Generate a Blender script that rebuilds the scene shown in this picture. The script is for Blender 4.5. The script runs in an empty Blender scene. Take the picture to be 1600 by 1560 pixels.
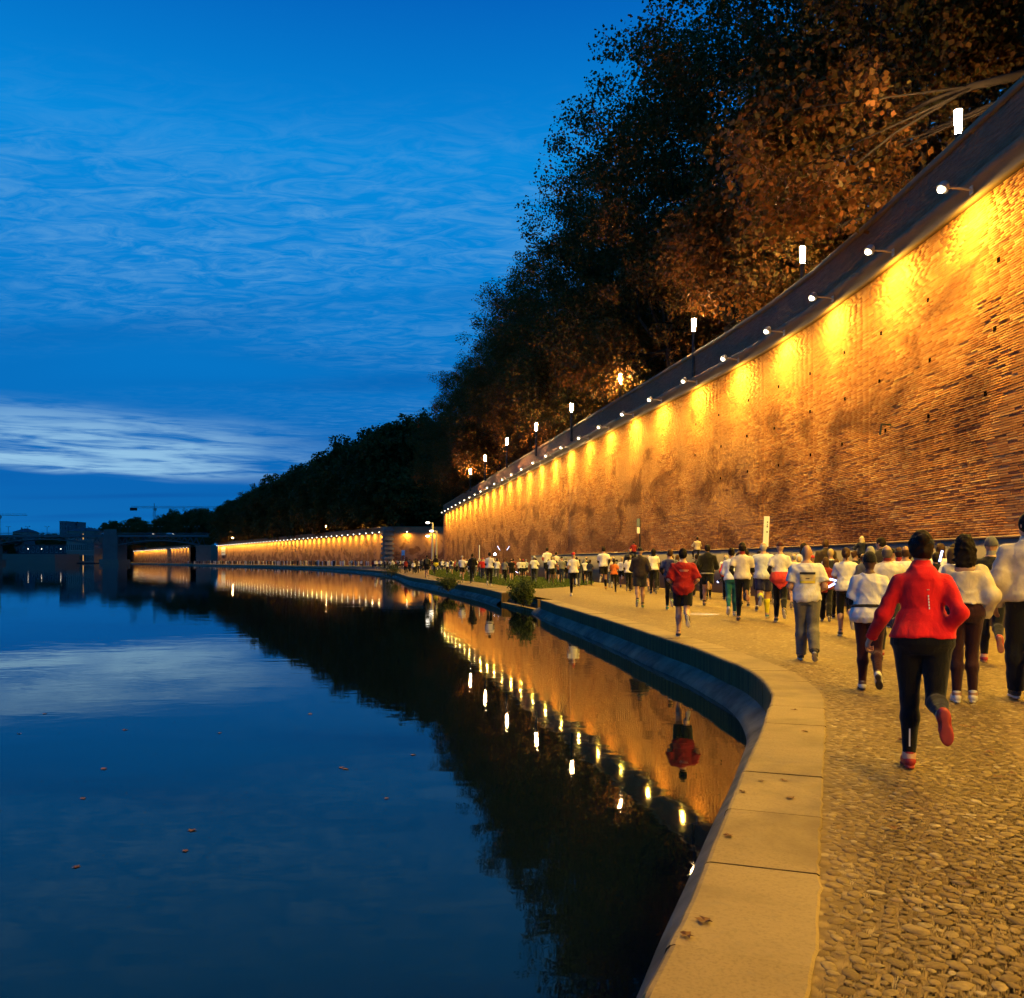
import bpy, bmesh, math, random
import numpy as np
from mathutils import Vector, Matrix
from mathutils.bvhtree import BVHTree

R = math.radians
rng = random.Random(7)
nrng = np.random.default_rng(11)
sc = bpy.context.scene
COL = sc.collection

# ------------------------------------------------------------------ camera
F = 1350.0            # focal length in pixels of the 1600 px wide photograph
HOR = 877.0           # row of the horizon
EYE = 1.5             # eye height above the quay paving (z = 0)
WATER = -0.55
cam_d = bpy.data.cameras.new('camera')
cam = bpy.data.objects.new('camera', cam_d)
COL.objects.link(cam)
cam.location = (0, 0, EYE)
cam.rotation_euler = (R(90), 0, 0)
cam_d.sensor_fit = 'HORIZONTAL'
cam_d.sensor_width = 36
cam_d.lens = 36 * F / 1600
cam_d.shift_y = (HOR - 780) / 1600
cam_d.clip_start = 0.05
cam_d.clip_end = 9000
sc.camera = cam

# ------------------------------------------------------------------ view / engine
sc.view_settings.view_transform = 'Standard'
sc.view_settings.look = 'None'
sc.view_settings.exposure = 0.0
sc.view_settings.gamma = 1.0
sc.render.engine = 'CYCLES'
cy = sc.cycles
cy.use_denoising = True
cy.use_adaptive_sampling = True
cy.adaptive_threshold = 0.04
cy.adaptive_min_samples = 12
cy.max_bounces = 5
cy.diffuse_bounces = 2
cy.glossy_bounces = 3
cy.transmission_bounces = 3
cy.transparent_max_bounces = 6
cy.caustics_reflective = False
cy.caustics_refractive = False
cy.sample_clamp_indirect = 4.0
cy.blur_glossy = 0.3


# ------------------------------------------------------------------ node helper
class NT:
    def __init__(self, tree):
        self.t = tree
        tree.nodes.clear()

    def n(self, kind, ins=None, **props):
        nd = self.t.nodes.new(kind)
        for k, v in props.items():
            setattr(nd, k, v)
        for k, v in (ins or {}).items():
            s = nd.inputs[k]
            if isinstance(v, bpy.types.NodeSocket):
                self.t.links.new(v, s)
            else:
                s.default_value = v
        return nd

    def m(self, op, a, b=0.0, c=0.0, clamp=False):
        nd = self.n('ShaderNodeMath', {0: a, 1: b, 2: c}, operation=op)
        nd.use_clamp = clamp
        return nd.outputs[0]

    def ramp(self, fac, stops, interp='LINEAR'):
        nd = self.n('ShaderNodeValToRGB', {0: fac})
        cr = nd.color_ramp
        cr.interpolation = interp
        while len(cr.elements) < len(stops):
            cr.elements.new(0.5)
        for e, (p, c) in zip(cr.elements, stops):
            e.position = p
            e.color = (c[0], c[1], c[2], 1) if not isinstance(c, (int, float)) else (c, c, c, 1)
        return nd.outputs[0]

    def mix(self, fac, a, b, blend='MIX'):
        nd = self.n('ShaderNodeMix', data_type='RGBA', blend_type=blend)
        for i, v in ((0, fac), (6, a), (7, b)):
            s = nd.inputs[i]
            if isinstance(v, bpy.types.NodeSocket):
                self.t.links.new(v, s)
            elif i and not isinstance(v, (int, float)):
                s.default_value = (v[0], v[1], v[2], 1)
            else:
                s.default_value = v
        return nd.outputs[2]

    def smooth(self, v, lo, hi, a=0.0, b=1.0):
        nd = self.n('ShaderNodeMapRange', {0: v, 1: lo, 2: hi, 3: a, 4: b})
        nd.interpolation_type = 'SMOOTHSTEP'
        return nd.outputs[0]

    def noise(self, vec, scale, detail=4, rough=0.55, dist=0.0):
        return self.n('ShaderNodeTexNoise', {'Vector': vec, 'Scale': scale, 'Detail': detail,
                                             'Roughness': rough, 'Distortion': dist}).outputs[0]

    def scale(self, vec, s, loc=(0, 0, 0), rot=(0, 0, 0)):
        return self.n('ShaderNodeMapping', {'Vector': vec, 'Scale': s, 'Location': loc, 'Rotation': rot}).outputs[0]


# ------------------------------------------------------------------ dusk sky
world = bpy.data.worlds.new('World')
sc.world = world
world.use_nodes = True
world.cycles.sampling_method = 'MANUAL'
world.cycles.sample_map_resolution = 256
w = NT(world.node_tree)
tc = w.n('ShaderNodeTexCoord').outputs['Generated']
sep = w.n('ShaderNodeSeparateXYZ', {0: tc})
dx, dy, dz = sep.outputs
el = w.m('MAXIMUM', dz, 0.0)
base = w.ramp(el, [(0.0, (0.003, 0.16, 0.47)), (0.08, (0.001, 0.125, 0.45)), (0.20, (0.001, 0.17, 0.55)),
                   (0.32, (0.001, 0.22, 0.66)), (0.42, (0.0012, 0.25, 0.71)), (0.56, (0.001, 0.115, 0.49)),
                   (1.0, (0.001, 0.055, 0.28))])
# high, thin cloud sheet seen in perspective
inv = w.m('DIVIDE', 1.0, w.m('ADD', el, 0.06))
px_ = w.m('MULTIPLY', dx, inv)
py_ = w.m('MULTIPLY', dy, inv)
pl = w.n('ShaderNodeCombineXYZ', {0: px_, 1: py_, 2: 0.0}).outputs[0]
big = w.noise(w.scale(pl, (0.35, 0.8, 1), (3.1, 0.7, 0)), 1.0, 2, 0.5, 0.3)
fine = w.noise(w.scale(pl, (2.6, 5.2, 1), (0.4, 2.2, 0), (0, 0, 0.12)), 2.6, 4, 0.68, 1.1)
cov = w.smooth(big, 0.30, 0.60)
streak = w.smooth(fine, 0.36, 0.78)
band = w.smooth(el, 0.10, 0.22)
hi_fade = w.smooth(el, 0.50, 0.33)
thin = w.m('MULTIPLY', w.m('MULTIPLY', streak, cov),
           w.m('MULTIPLY', band, hi_fade))
col = w.mix(w.m('MULTIPLY', thin, 0.5, clamp=True), base, (0.16, 0.42, 0.74))
# darker undersides of the sheet
dk = w.noise(w.scale(pl, (0.3, 0.9, 1), (7.0, 1.9, 0)), 1.0, 2, 0.5)
col = w.mix(w.m('MULTIPLY', w.smooth(dk, 0.48, 0.72), w.m('MULTIPLY', w.smooth(el, 0.42, 0.25), 0.55)), col,
            (0.001, 0.075, 0.34))
# bright cirrus bank low over the river
az = w.m('ARCTAN2', dx, dy)
wob = w.noise(w.scale(tc, (3.0, 3.0, 16.0)), 1.5, 2, 0.5)
elw = w.m('ADD', el, w.m('MULTIPLY', w.m('SUBTRACT', wob, 0.5), 0.05))
elw = w.m('ADD', elw, w.m('MULTIPLY', az, 0.035))
bk = w.m('MULTIPLY', w.smooth(elw, 0.072, 0.088), w.smooth(elw, 0.155, 0.098))
bk = w.m('MULTIPLY', bk, w.smooth(az, -0.13, -0.42))
st2 = w.noise(w.scale(tc, (5.0, 5.0, 60.0)), 2.0, 4, 0.62, 0.4)
bk = w.m('MULTIPLY', bk, w.smooth(st2, 0.30, 0.62))
col = w.mix(w.m('MULTIPLY', bk, 0.95, clamp=True), col, (0.30, 0.56, 0.80))
sky = w.n('ShaderNodeTexSky', sky_type='NISHITA', sun_disc=False, sun_elevation=R(-3), sun_rotation=R(-40),
          air_density=1.2, dust_density=0.6)
skyc = w.mix(1.0, sky.outputs[0], (0.004, 0.006, 0.008), 'MULTIPLY')
col = w.mix(1.0, col, skyc, 'ADD')
bg = w.n('ShaderNodeBackground', {0: col, 1: 1.0})
w.n('ShaderNodeOutputWorld', {0: bg.outputs[0]})


# ------------------------------------------------------------------ object helpers
def tag(o, label=None, cat=None, group=None, kind=None):
    if label: o['label'] = label
    if cat: o['category'] = cat
    if group: o['group'] = group
    if kind: o['kind'] = kind
    return o


def link(name, me, mat=None, parent=None, color=None):
    o = bpy.data.objects.new(name, me)
    COL.objects.link(o)
    if mat is not None and me is not None and len(me.materials) == 0:
        me.materials.append(mat)
    if parent is not None:
        o.parent = parent
    if color is not None:
        o.color = (color[0], color[1], color[2], 1)
    return o


def empty(name, loc=(0, 0, 0), rz=0.0):
    o = bpy.data.objects.new(name, None)
    COL.objects.link(o)
    o.empty_display_size = 0.2
    o.location = loc
    o.rotation_euler = (0, 0, rz)
    return o


def mesh_np(name, V, Fq, smooth=False, uv=None):
    V = np.asarray(V, np.float32)
    Fq = np.asarray(Fq, np.int32)
    me = bpy.data.meshes.new(name)
    me.vertices.add(len(V))
    me.vertices.foreach_set('co', V.ravel())
    n, k = Fq.shape
    me.loops.add(n * k)
    me.loops.foreach_set('vertex_index', Fq.ravel())
    me.polygons.add(n)
    me.polygons.foreach_set('loop_start', np.arange(n, dtype=np.int32) * k)
    try:
        me.polygons.foreach_set('loop_total', np.full(n, k, np.int32))
    except Exception:
        pass
    if smooth:
        me.polygons.foreach_set('use_smooth', np.ones(n, bool))
    if uv is not None:
        ul = me.uv_layers.new(name='UVMap')
        ul.data.foreach_set('uv', np.asarray(uv, np.float32)[Fq.ravel()].ravel())
    me.update(calc_edges=True)
    return me


class MB:
    """collects polygons of one mesh"""
    def __init__(self):
        self.v, self.f = [], []

    def poly(self, pts):
        i = len(self.v)
        self.v += [tuple(p) for p in pts]
        self.f.append(tuple(range(i, i + len(pts))))
        return self

    def box(self, c, s, M=None):
        i = len(self.v)
        for a in (-1, 1):
            for b in (-1, 1):
                for d in (-1, 1):
                    p = Vector((a * s[0] / 2, b * s[1] / 2, d * s[2] / 2))
                    if M is not None:
                        p = M @ p
                    self.v.append((c[0] + p.x, c[1] + p.y, c[2] + p.z))
        for q in ((0, 1, 3, 2), (4, 6, 7, 5), (0, 4, 5, 1), (2, 3, 7, 6), (0, 2, 6, 4), (1, 5, 7, 3)):
            self.f.append(tuple(i + k for k in q))
        return self

    def bar(self, a, b, wd, ht=None):
        """square bar from a to b"""
        a, b = Vector(a), Vector(b)
        d = b - a
        M = d.to_track_quat('Y', 'Z').to_matrix()
        return self.box((a + b) / 2, (wd, d.length, ht or wd), M)

    def tube(self, pts, rad, n=8, cap=True):
        pts = [Vector(p) for p in pts]
        rings = []
        for k, p in enumerate(pts):
            d = (pts[min(k + 1, len(pts) - 1)] - pts[max(k - 1, 0)])
            M = d.to_track_quat('Z', 'Y').to_matrix()
            r = rad[k] if isinstance(rad, (list, tuple)) else rad
            i = len(self.v)
            for j in range(n):
                a = 2 * math.pi * j / n
                self.v.append(tuple(p + M @ Vector((math.cos(a) * r, math.sin(a) * r, 0))))
            rings.append(i)
        for k in range(len(rings) - 1):
            for j in range(n):
                a, b = rings[k] + j, rings[k] + (j + 1) % n
                c, d = rings[k + 1] + (j + 1) % n, rings[k + 1] + j
                self.f.append((a, b, c, d))
        if cap:
            self.f.append(tuple(reversed([rings[0] + j for j in range(n)])))
            self.f.append(tuple(rings[-1] + j for j in range(n)))
        return self

    def ball(self, c, r, nu=10, nv=6):
        pts = [(0, -1)] + [(math.cos(-math.pi / 2 + math.pi * k / nv), math.sin(-math.pi / 2 + math.pi * k / nv))
                           for k in range(1, nv)] + [(0, 1)]
        rr = r if isinstance(r, (tuple, list)) else (r, r, r)
        i0 = len(self.v)
        for q, z in pts[1:-1]:
            for j in range(nu):
                a = 2 * math.pi * j / nu
                self.v.append((c[0] + rr[0] * q * math.cos(a), c[1] + rr[1] * q * math.sin(a), c[2] + rr[2] * z))
        b = len(self.v); self.v.append((c[0], c[1], c[2] - rr[2]))
        t = len(self.v); self.v.append((c[0], c[1], c[2] + rr[2]))
        for k in range(nv - 2):
            for j in range(nu):
                self.f.append((i0 + k * nu + j, i0 + k * nu + (j + 1) % nu,
                               i0 + (k + 1) * nu + (j + 1) % nu, i0 + (k + 1) * nu + j))
        for j in range(nu):
            self.f.append((b, i0 + (j + 1) % nu, i0 + j))
            self.f.append((t, i0 + (nv - 2) * nu + j, i0 + (nv - 2) * nu + (j + 1) % nu))
        return self

    def mesh(self, name, smooth=False):
        me = bpy.data.meshes.new(name)
        me.from_pydata(self.v, [], self.f)
        if smooth:
            for p in me.polygons: p.use_smooth = True
        me.update()
        return me

    def build(self, name, mat, parent=None, smooth=False, color=None):
        return link(name, self.mesh(name, smooth), mat, parent, color)


def ground(px, py, z=0.0):
    """pixel of the photograph -> point on the horizontal plane at height z"""
    D = F * (EYE - z) / (py - HOR)
    return ((px - 800) / F * D, D)


def catmull(pts, step):
    P = [np.array(p, float) for p in pts]
    P = [2 * P[0] - P[1]] + P + [2 * P[-1] - P[-2]]
    out = []
    for i in range(1, len(P) - 2):
        p0, p1, p2, p3 = P[i - 1:i + 3]
        t01 = max(np.linalg.norm(p1 - p0) ** .5, 1e-4)
        t12 = max(np.linalg.norm(p2 - p1) ** .5, 1e-4)
        t23 = max(np.linalg.norm(p3 - p2) ** .5, 1e-4)
        m1 = (p2 - p1) + t12 * ((p1 - p0) / t01 - (p2 - p0) / (t01 + t12))
        m2 = (p2 - p1) + t12 * ((p3 - p2) / t23 - (p3 - p1) / (t12 + t23))
        n = 24
        for k in range(n):
            t = k / n
            out.append((2 * t**3 - 3 * t**2 + 1) * p1 + (t**3 - 2 * t**2 + t) * m1 + (-2 * t**3 + 3 * t**2) * p2 + (t**3 - t**2) * m2)
    out.append(P[-2])
    out = np.array(out)
    s = np.concatenate([[0], np.cumsum(np.linalg.norm(np.diff(out, axis=0), axis=1))])
    n = int(s[-1] / step)
    q = np.linspace(0, s[-1], n + 1)
    return np.stack([np.interp(q, s, out[:, k]) for k in range(2)], 1), q


def offset(poly, d):
    """polyline moved d to its right-hand side"""
    t = np.gradient(poly, axis=0)
    t /= np.linalg.norm(t, axis=1)[:, None]
    return poly + d * np.stack([t[:, 1], -t[:, 0]], 1)


# ------------------------------------------------------------------ materials
def new_mat(name):
    m = bpy.data.materials.new(name)
    m.use_nodes = True
    return m, NT(m.node_tree)


def finish(t, col, rough=0.8, bump=None, bstr=0.3, bdist=0.02, spec=0.3, **kw):
    ins = {'Base Color': col if isinstance(col, bpy.types.NodeSocket) else (col[0], col[1], col[2], 1),
           'Roughness': rough, 'Specular IOR Level': spec}
    ins.update(kw)
    b = t.n('ShaderNodeBsdfPrincipled', ins)
    if bump is not None:
        bn = t.n('ShaderNodeBump', {'Height': bump, 'Strength': bstr, 'Distance': bdist})
        t.t.links.new(bn.outputs[0], b.inputs['Normal'])
    t.n('ShaderNodeOutputMaterial', {0: b.outputs[0]})


def plain(name, col, rough=0.7, var=0.15, scale=3.0, metal=0.0, spec=0.3, bstr=0.15):
    m, t = new_mat(name)
    oc = t.n('ShaderNodeTexCoord').outputs['Object']
    nz = t.noise(oc, scale, 5, 0.6)
    c = t.mix(nz, [x * (1 - var) for x in col], [x * (1 + var) for x in col])
    finish(t, c, rough, t.noise(oc, scale * 12, 3), bstr, 0.01, spec, Metallic=metal)
    return m


def emit(name, col, s, sampling=False):
    m, t = new_mat(name)
    e = t.n('ShaderNodeEmission', {0: (col[0], col[1], col[2], 1), 1: s})
    t.n('ShaderNodeOutputMaterial', {0: e.outputs[0]})
    if not sampling:
        m.cycles.emission_sampling = 'NONE'
    return m


M = {}
M['lamp'] = emit('lamp_glass', (1.0, 0.86, 0.55), 9)
M['lamp_far'] = emit('far_lamp_glass', (1.0, 0.86, 0.66), 6)
M['post_lamp'] = emit('post_lamp_glass', (1.0, 0.62, 0.25), 900, True)
M['globe'] = emit('globe_glass', (1.0, 0.58, 0.20), 1100, True)
M['stick'] = emit('light_stick_glow', (0.55, 0.62, 1.0), 5)
M['headlamp'] = emit('headlamp_glow', (0.75, 0.85, 1.0), 60)
M['warmwin'] = emit('lit_window', (1.0, 0.5, 0.12), 0.9)
M['iron'] = plain('black_iron', (0.02, 0.02, 0.022), 0.5, 0.2, 6, 0.3)
M['steel'] = plain('grey_steel', (0.16, 0.17, 0.18), 0.45, 0.2, 4, 0.6)
M['pole'] = plain('galvanised_pole', (0.35, 0.34, 0.32), 0.45, 0.15, 4, 0.4)
M['white_board'] = plain('white_board', (0.72, 0.72, 0.74), 0.5, 0.05, 3)
M['sign_blue'] = plain('blue_grey_sign', (0.12, 0.15, 0.20), 0.5, 0.1, 3)
M['bark'] = plain('plane_bark', (0.035, 0.025, 0.017), 0.9, 0.5, 2.5, bstr=0.6)
M['stone'] = plain('pale_stone', (0.20, 0.165, 0.125), 0.85, 0.25, 1.2, bstr=0.4)
M['coping'] = plain('coping_stone', (0.25, 0.17, 0.095), 0.85, 0.25, 0.9, bstr=0.4)
M['facade'] = plain('cream_render', (0.25, 0.20, 0.15), 0.9, 0.12, 0.5)
M['facade_pink'] = plain('pink_brick_render', (0.34, 0.17, 0.12), 0.9, 0.15, 0.5)
M['facade_grey'] = plain('grey_render', (0.14, 0.14, 0.15), 0.9, 0.12, 0.3)
M['roof'] = plain('terracotta_roof', (0.14, 0.06, 0.04), 0.9, 0.3, 0.8)
M['slate'] = plain('slate_roof', (0.06, 0.065, 0.075), 0.8, 0.2, 0.8)
M['glass'] = plain('dark_window_glass', (0.015, 0.018, 0.022), 0.08, 0.1, 1, spec=0.5, bstr=0.0)
M['frame'] = plain('window_frame', (0.4, 0.38, 0.35), 0.6, 0.1, 3)
M['bridge'] = plain('painted_bridge_iron', (0.10, 0.13, 0.13), 0.6, 0.25, 0.3, 0.2)
M['pier'] = plain('bridge_pier_stone', (0.18, 0.14, 0.12), 0.9, 0.3, 0.15)
M['asphalt'] = plain('asphalt', (0.05, 0.05, 0.05), 0.9, 0.2, 0.5)


def brick_mat(name, per_island):
    m, t = new_mat(name)
    g = t.n('ShaderNodeNewGeometry')
    pos = g.outputs['Position']
    # broad weathering
    n1 = t.noise(t.scale(pos, (1, 0.35, 0.6)), 0.22, 6, 0.62, 0.6)
    n2 = t.m('ADD', t.noise(t.scale(pos, (1, 0.5, 1.0), (9, 3, 5)), 0.42, 5, 0.62, 0.5), t.m('MULTIPLY', t.m('SUBTRACT', 5.0, t.n('ShaderNodeSeparateXYZ', {0: pos}).outputs[2]), 0.022))      # wall foot darkened in the colour, as if less floodlit
    n3 = t.noise(t.scale(pos, (1, 1.0, 1.4), (2, 8, 1)), 3.5, 5, 0.6)
    if per_island:
        rnd = t.m('FRACT', t.m('ADD', g.outputs['Random Per Island'], t.n('ShaderNodeObjectInfo').outputs['Random']))
        c = t.ramp(rnd, [(0.0, (0.22, 0.080, 0.030)), (0.2, (0.31, 0.12, 0.045)), (0.6, (0.38, 0.165, 0.062)),
                         (0.90, (0.41, 0.20, 0.085)), (1.0, (0.46, 0.27, 0.13))])
        height = n3
    else:
        uv = t.n('ShaderNodeUVMap').outputs[0]
        bt = t.n('ShaderNodeTexBrick', {'Vector': uv, 'Color1': (0.42, 0.19, 0.10, 1), 'Color2': (0.28, 0.11, 0.055, 1),
                                        'Mortar': (0.30, 0.21, 0.15, 1), 'Scale': 1.0, 'Mortar Size': 0.012,
                                        'Mortar Smooth': 0.3, 'Bias': -0.1, 'Brick Width': 0.42, 'Row Height': 0.075})
        sp = t.scale(uv, (2.2, 13.0, 1))
        row = t.noise(sp, 1.0, 5, 0.7)
        c = t.mix(0.55, bt.outputs[0], t.ramp(row, [(0.28, (0.13, 0.05, 0.025)), (0.5, (0.38, 0.165, 0.08)), (0.75, (0.52, 0.29, 0.16))]))
        height = t.m('ADD', t.m('MULTIPLY', row, 1.0), t.m('MULTIPLY', bt.outputs['Fac'], -0.35))
    c = t.mix(t.smooth(n1, 0.46, 0.66, 0, 0.75), c, (0.42, 0.215, 0.10))         # pale, mortar-smeared repairs
    c = t.mix(t.smooth(n2, 0.47, 0.62, 0, 0.8), c, (0.12, 0.04, 0.022))        # soot and damp patches, plus the painted dimming of the wall foot
    c = t.mix(t.smooth(n3, 0.60, 0.78, 0, 0.5), c, (0.44, 0.25, 0.12))
    c = t.mix(0.10, c, (0.05, 0.02, 0.012))
    finish(t, c, 0.9, height, 0.85 if not per_island else 0.0, 0.035 if not per_island else 0.01, 0.15)
    return m


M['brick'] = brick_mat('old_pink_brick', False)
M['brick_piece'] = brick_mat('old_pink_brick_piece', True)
m, t = new_mat('brick_mortar')
pos = t.n('ShaderNodeNewGeometry').outputs['Position']
finish(t, t.mix(t.noise(pos, 0.5, 5), (0.11, 0.07, 0.05), (0.22, 0.15, 0.11)), 0.95, t.noise(pos, 30, 3), 0.4, 0.01, 0.1)
M['mortar'] = m

# concrete of the low plinth wall
m, t = new_mat('plinth_concrete')
pos = t.n('ShaderNodeNewGeometry').outputs['Position']
n1 = t.noise(t.scale(pos, (1, 0.4, 1.2)), 0.8, 6, 0.6, 0.4)
finish(t, t.mix(n1, (0.09, 0.075, 0.065), (0.22, 0.18, 0.155)), 0.9, t.noise(pos, 25, 4), 0.3, 0.01, 0.2)
M['plinth'] = m

# pebble paving: mortar bed
m, t = new_mat('pebble_paving')
pos = t.n('ShaderNodeNewGeometry').outputs['Position']
warp = t.n('ShaderNodeMix', {0: 0.06, 4: pos, 5: t.n('ShaderNodeTexNoise', {'Vector': pos, 'Scale': 6.0}).outputs[1]}, data_type='VECTOR')
vor = t.n('ShaderNodeTexVoronoi', {'Vector': warp.outputs[1], 'Scale': 15.0, 'Randomness': 1.0}, feature='F1')
cell = t.n('ShaderNodeSeparateColor', {0: vor.outputs['Color']})
vd = vor.outputs['Distance']
big = t.noise(pos, 0.5, 5, 0.6)
fin = t.noise(pos, 40, 4, 0.6)
mid = t.noise(pos, 2.3, 5, 0.65)
peb = t.ramp(cell.outputs[0], [(0.0, (0.11, 0.068, 0.026)), (0.35, (0.235, 0.155, 0.062)), (0.7, (0.29, 0.20, 0.085)), (0.93, (0.38, 0.29, 0.15)), (1.0, (0.14, 0.07, 0.03))])
mor = t.mix(mid, (0.11, 0.068, 0.026), (0.24, 0.16, 0.065))
c = t.mix(t.smooth(vd, 0.34, 0.56), peb, mor)
c = t.mix(0.16, c, (0.02, 0.012, 0.006))
c = t.mix(t.smooth(big, 0.40, 0.68, 0, 0.45), c, (0.13, 0.085, 0.045))
c = t.mix(t.smooth(t.noise(pos, 7, 5, 0.7), 0.58, 0.74, 0, 0.6), c, (0.13, 0.085, 0.05))
hgt = t.m('ADD', t.m('MULTIPLY', t.smooth(vd, 0.75, 0.1), 1.0), t.m('MULTIPLY', fin, 0.12))
finish(t, c, 0.8, hgt, 0.5, 0.015, 0.2)
M['paving'] = m

m, t = new_mat('pebble')
g = t.n('ShaderNodeNewGeometry')
oi = t.n('ShaderNodeObjectInfo')
rnd = t.m('FRACT', t.m('ADD', g.outputs['Random Per Island'], oi.outputs['Random']))
c = t.ramp(rnd, [(0.0, (0.10, 0.062, 0.026)), (0.3, (0.19, 0.125, 0.05)), (0.7, (0.26, 0.178, 0.075)), (0.92, (0.31, 0.225, 0.105)), (0.98, (0.42, 0.34, 0.20)), (1.0, (0.15, 0.065, 0.03))])
nz = t.noise(g.outputs['Position'], 22, 4)
c = t.mix(t.smooth(nz, 0.35, 0.65, 0, 0.65), c, (0.12, 0.075, 0.029))
c = t.mix(t.smooth(t.noise(g.outputs['Position'], 1.1, 4, 0.6), 0.42, 0.66, 0, 0.4), c, (0.085, 0.052, 0.02))
finish(t, c, 0.75, t.noise(g.outputs['Position'], 70, 4), 0.5, 0.006, 0.2)
M['pebble'] = m

# kerb stone and footing
m, t = new_mat('kerb_stone')
g = t.n('ShaderNodeNewGeometry')
pos = g.outputs['Position']
oi = t.n('ShaderNodeObjectInfo')
nrm = t.n('ShaderNodeSeparateXYZ', {0: g.outputs['Normal']})
n1 = t.noise(pos, 1.6, 6, 0.65)
n2 = t.noise(pos, 14, 5, 0.6)
c = t.mix(n1, (0.19, 0.13, 0.056), (0.30, 0.215, 0.098))
c = t.mix(t.smooth(t.noise(pos, 0.7, 5, 0.65, 0.5), 0.42, 0.66, 0, 0.75), c, (0.125, 0.082, 0.036))
c = t.mix(t.smooth(t.noise(pos, 60, 3, 0.6), 0.45, 0.7, 0, 0.45), c, (0.12, 0.078, 0.034))
c = t.mix(t.m('MULTIPLY', t.m('SUBTRACT', oi.outputs['Random'], 0.5), 0.3), c, (0.40, 0.30, 0.15))
c = t.mix(t.smooth(n2, 0.56, 0.72, 0, 0.45), c, (0.2, 0.15, 0.09))
# darker brown, streaked river face
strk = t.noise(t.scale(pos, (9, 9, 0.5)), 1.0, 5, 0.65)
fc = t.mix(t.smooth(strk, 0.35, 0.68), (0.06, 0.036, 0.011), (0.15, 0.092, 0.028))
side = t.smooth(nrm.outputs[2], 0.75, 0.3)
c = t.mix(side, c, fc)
finish(t, c, 0.8, t.m('ADD', n1, t.m('MULTIPLY', n2, 0.5)), 0.35, 0.02, 0.25)
M['kerb'] = m

m, t = new_mat('footing_concrete')
pos = t.n('ShaderNodeNewGeometry').outputs['Position']
n1 = t.noise(pos, 1.1, 6, 0.65)
n2 = t.noise(t.scale(pos, (5, 5, 1)), 1.0, 5, 0.6)
c = t.mix(t.smooth(n1, 0.35, 0.65), (0.06, 0.048, 0.032), (0.20, 0.16, 0.105))
c = t.mix(t.smooth(n2, 0.5, 0.72, 0, 0.6), c, (0.10, 0.10, 0.11))
finish(t, c, 0.8, n2, 0.3, 0.02, 0.3)
M['footing'] = m

# river
m, t = new_mat('river_water')
pos = t.n('ShaderNodeNewGeometry').outputs['Position']
w1 = t.noise(t.scale(pos, (0.55, 0.9, 1)), 1.0, 3, 0.5, 0.4)
w2 = t.noise(t.scale(pos, (2.2, 4.5, 1), (3, 1, 0)), 1.0, 3, 0.5, 0.5)
patch = t.smooth(t.noise(t.scale(pos, (0.05, 0.12, 1)), 1.0, 3), 0.35, 0.7, 0.35, 1.0)
hh = t.m('ADD', w1, t.m('MULTIPLY', t.m('MULTIPLY', w2, patch), 0.30))
finish(t, (0.002, 0.005, 0.008), 0.02, hh, 0.06, 0.06, 0.5, IOR=1.333)
M['water'] = m

m, t = new_mat('lawn_soil')
pos = t.n('ShaderNodeNewGeometry').outputs['Position']
finish(t, t.mix(t.noise(pos, 0.9, 5, 0.65), (0.045, 0.075, 0.015), (0.10, 0.13, 0.03)), 0.95, t.noise(pos, 12, 3), 0.6, 0.05, 0.1)
M['lawn'] = m


def leaf_mat(name, stops, trans=0.25):
    m, t = new_mat(name)
    g = t.n('ShaderNodeNewGeometry')
    oi = t.n('ShaderNodeObjectInfo')
    nz = t.noise(g.outputs['Position'], 0.35, 3, 0.6)
    f = t.m('ADD', t.m('MULTIPLY', g.outputs['Random Per Island'], 0.45),
            t.m('ADD', t.m('MULTIPLY', nz, 0.7), t.m('MULTIPLY', t.m('SUBTRACT', oi.outputs['Random'], 0.65), 0.35)), clamp=True)
    c = t.ramp(f, stops)
    d = t.n('ShaderNodeBsdfPrincipled', {'Base Color': c, 'Roughness': 0.65, 'Specular IOR Level': 0.2})
    tr = t.n('ShaderNodeBsdfTranslucent', {0: c})
    mx = t.n('ShaderNodeMixShader', {0: trans, 1: d.outputs[0], 2: tr.outputs[0]})
    t.n('ShaderNodeOutputMaterial', {0: mx.outputs[0]})
    return m


M['leaf'] = leaf_mat('autumn_plane_leaf', [(0.1, (0.060, 0.065, 0.012)), (0.35, (0.125, 0.082, 0.014)), (0.6, (0.21, 0.085, 0.014)), (0.85, (0.28, 0.095, 0.013)), (1.0, (0.32, 0.14, 0.02))])
M['leaf_far'] = leaf_mat('dark_plane_leaf', [(0.1, (0.06, 0.06, 0.013)), (0.5, (0.12, 0.08, 0.015)), (0.85, (0.19, 0.09, 0.015)), (1.0, (0.22, 0.11, 0.02))])
M['leaf_bush'] = leaf_mat('bush_leaf', [(0.1, (0.03, 0.05, 0.012)), (0.6, (0.06, 0.085, 0.02)), (1.0, (0.11, 0.10, 0.03))])
M['dead_leaf'] = leaf_mat('dead_leaf', [(0.1, (0.08, 0.035, 0.015)), (0.6, (0.16, 0.075, 0.03)), (1.0, (0.28, 0.16, 0.07))], 0.1)


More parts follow.
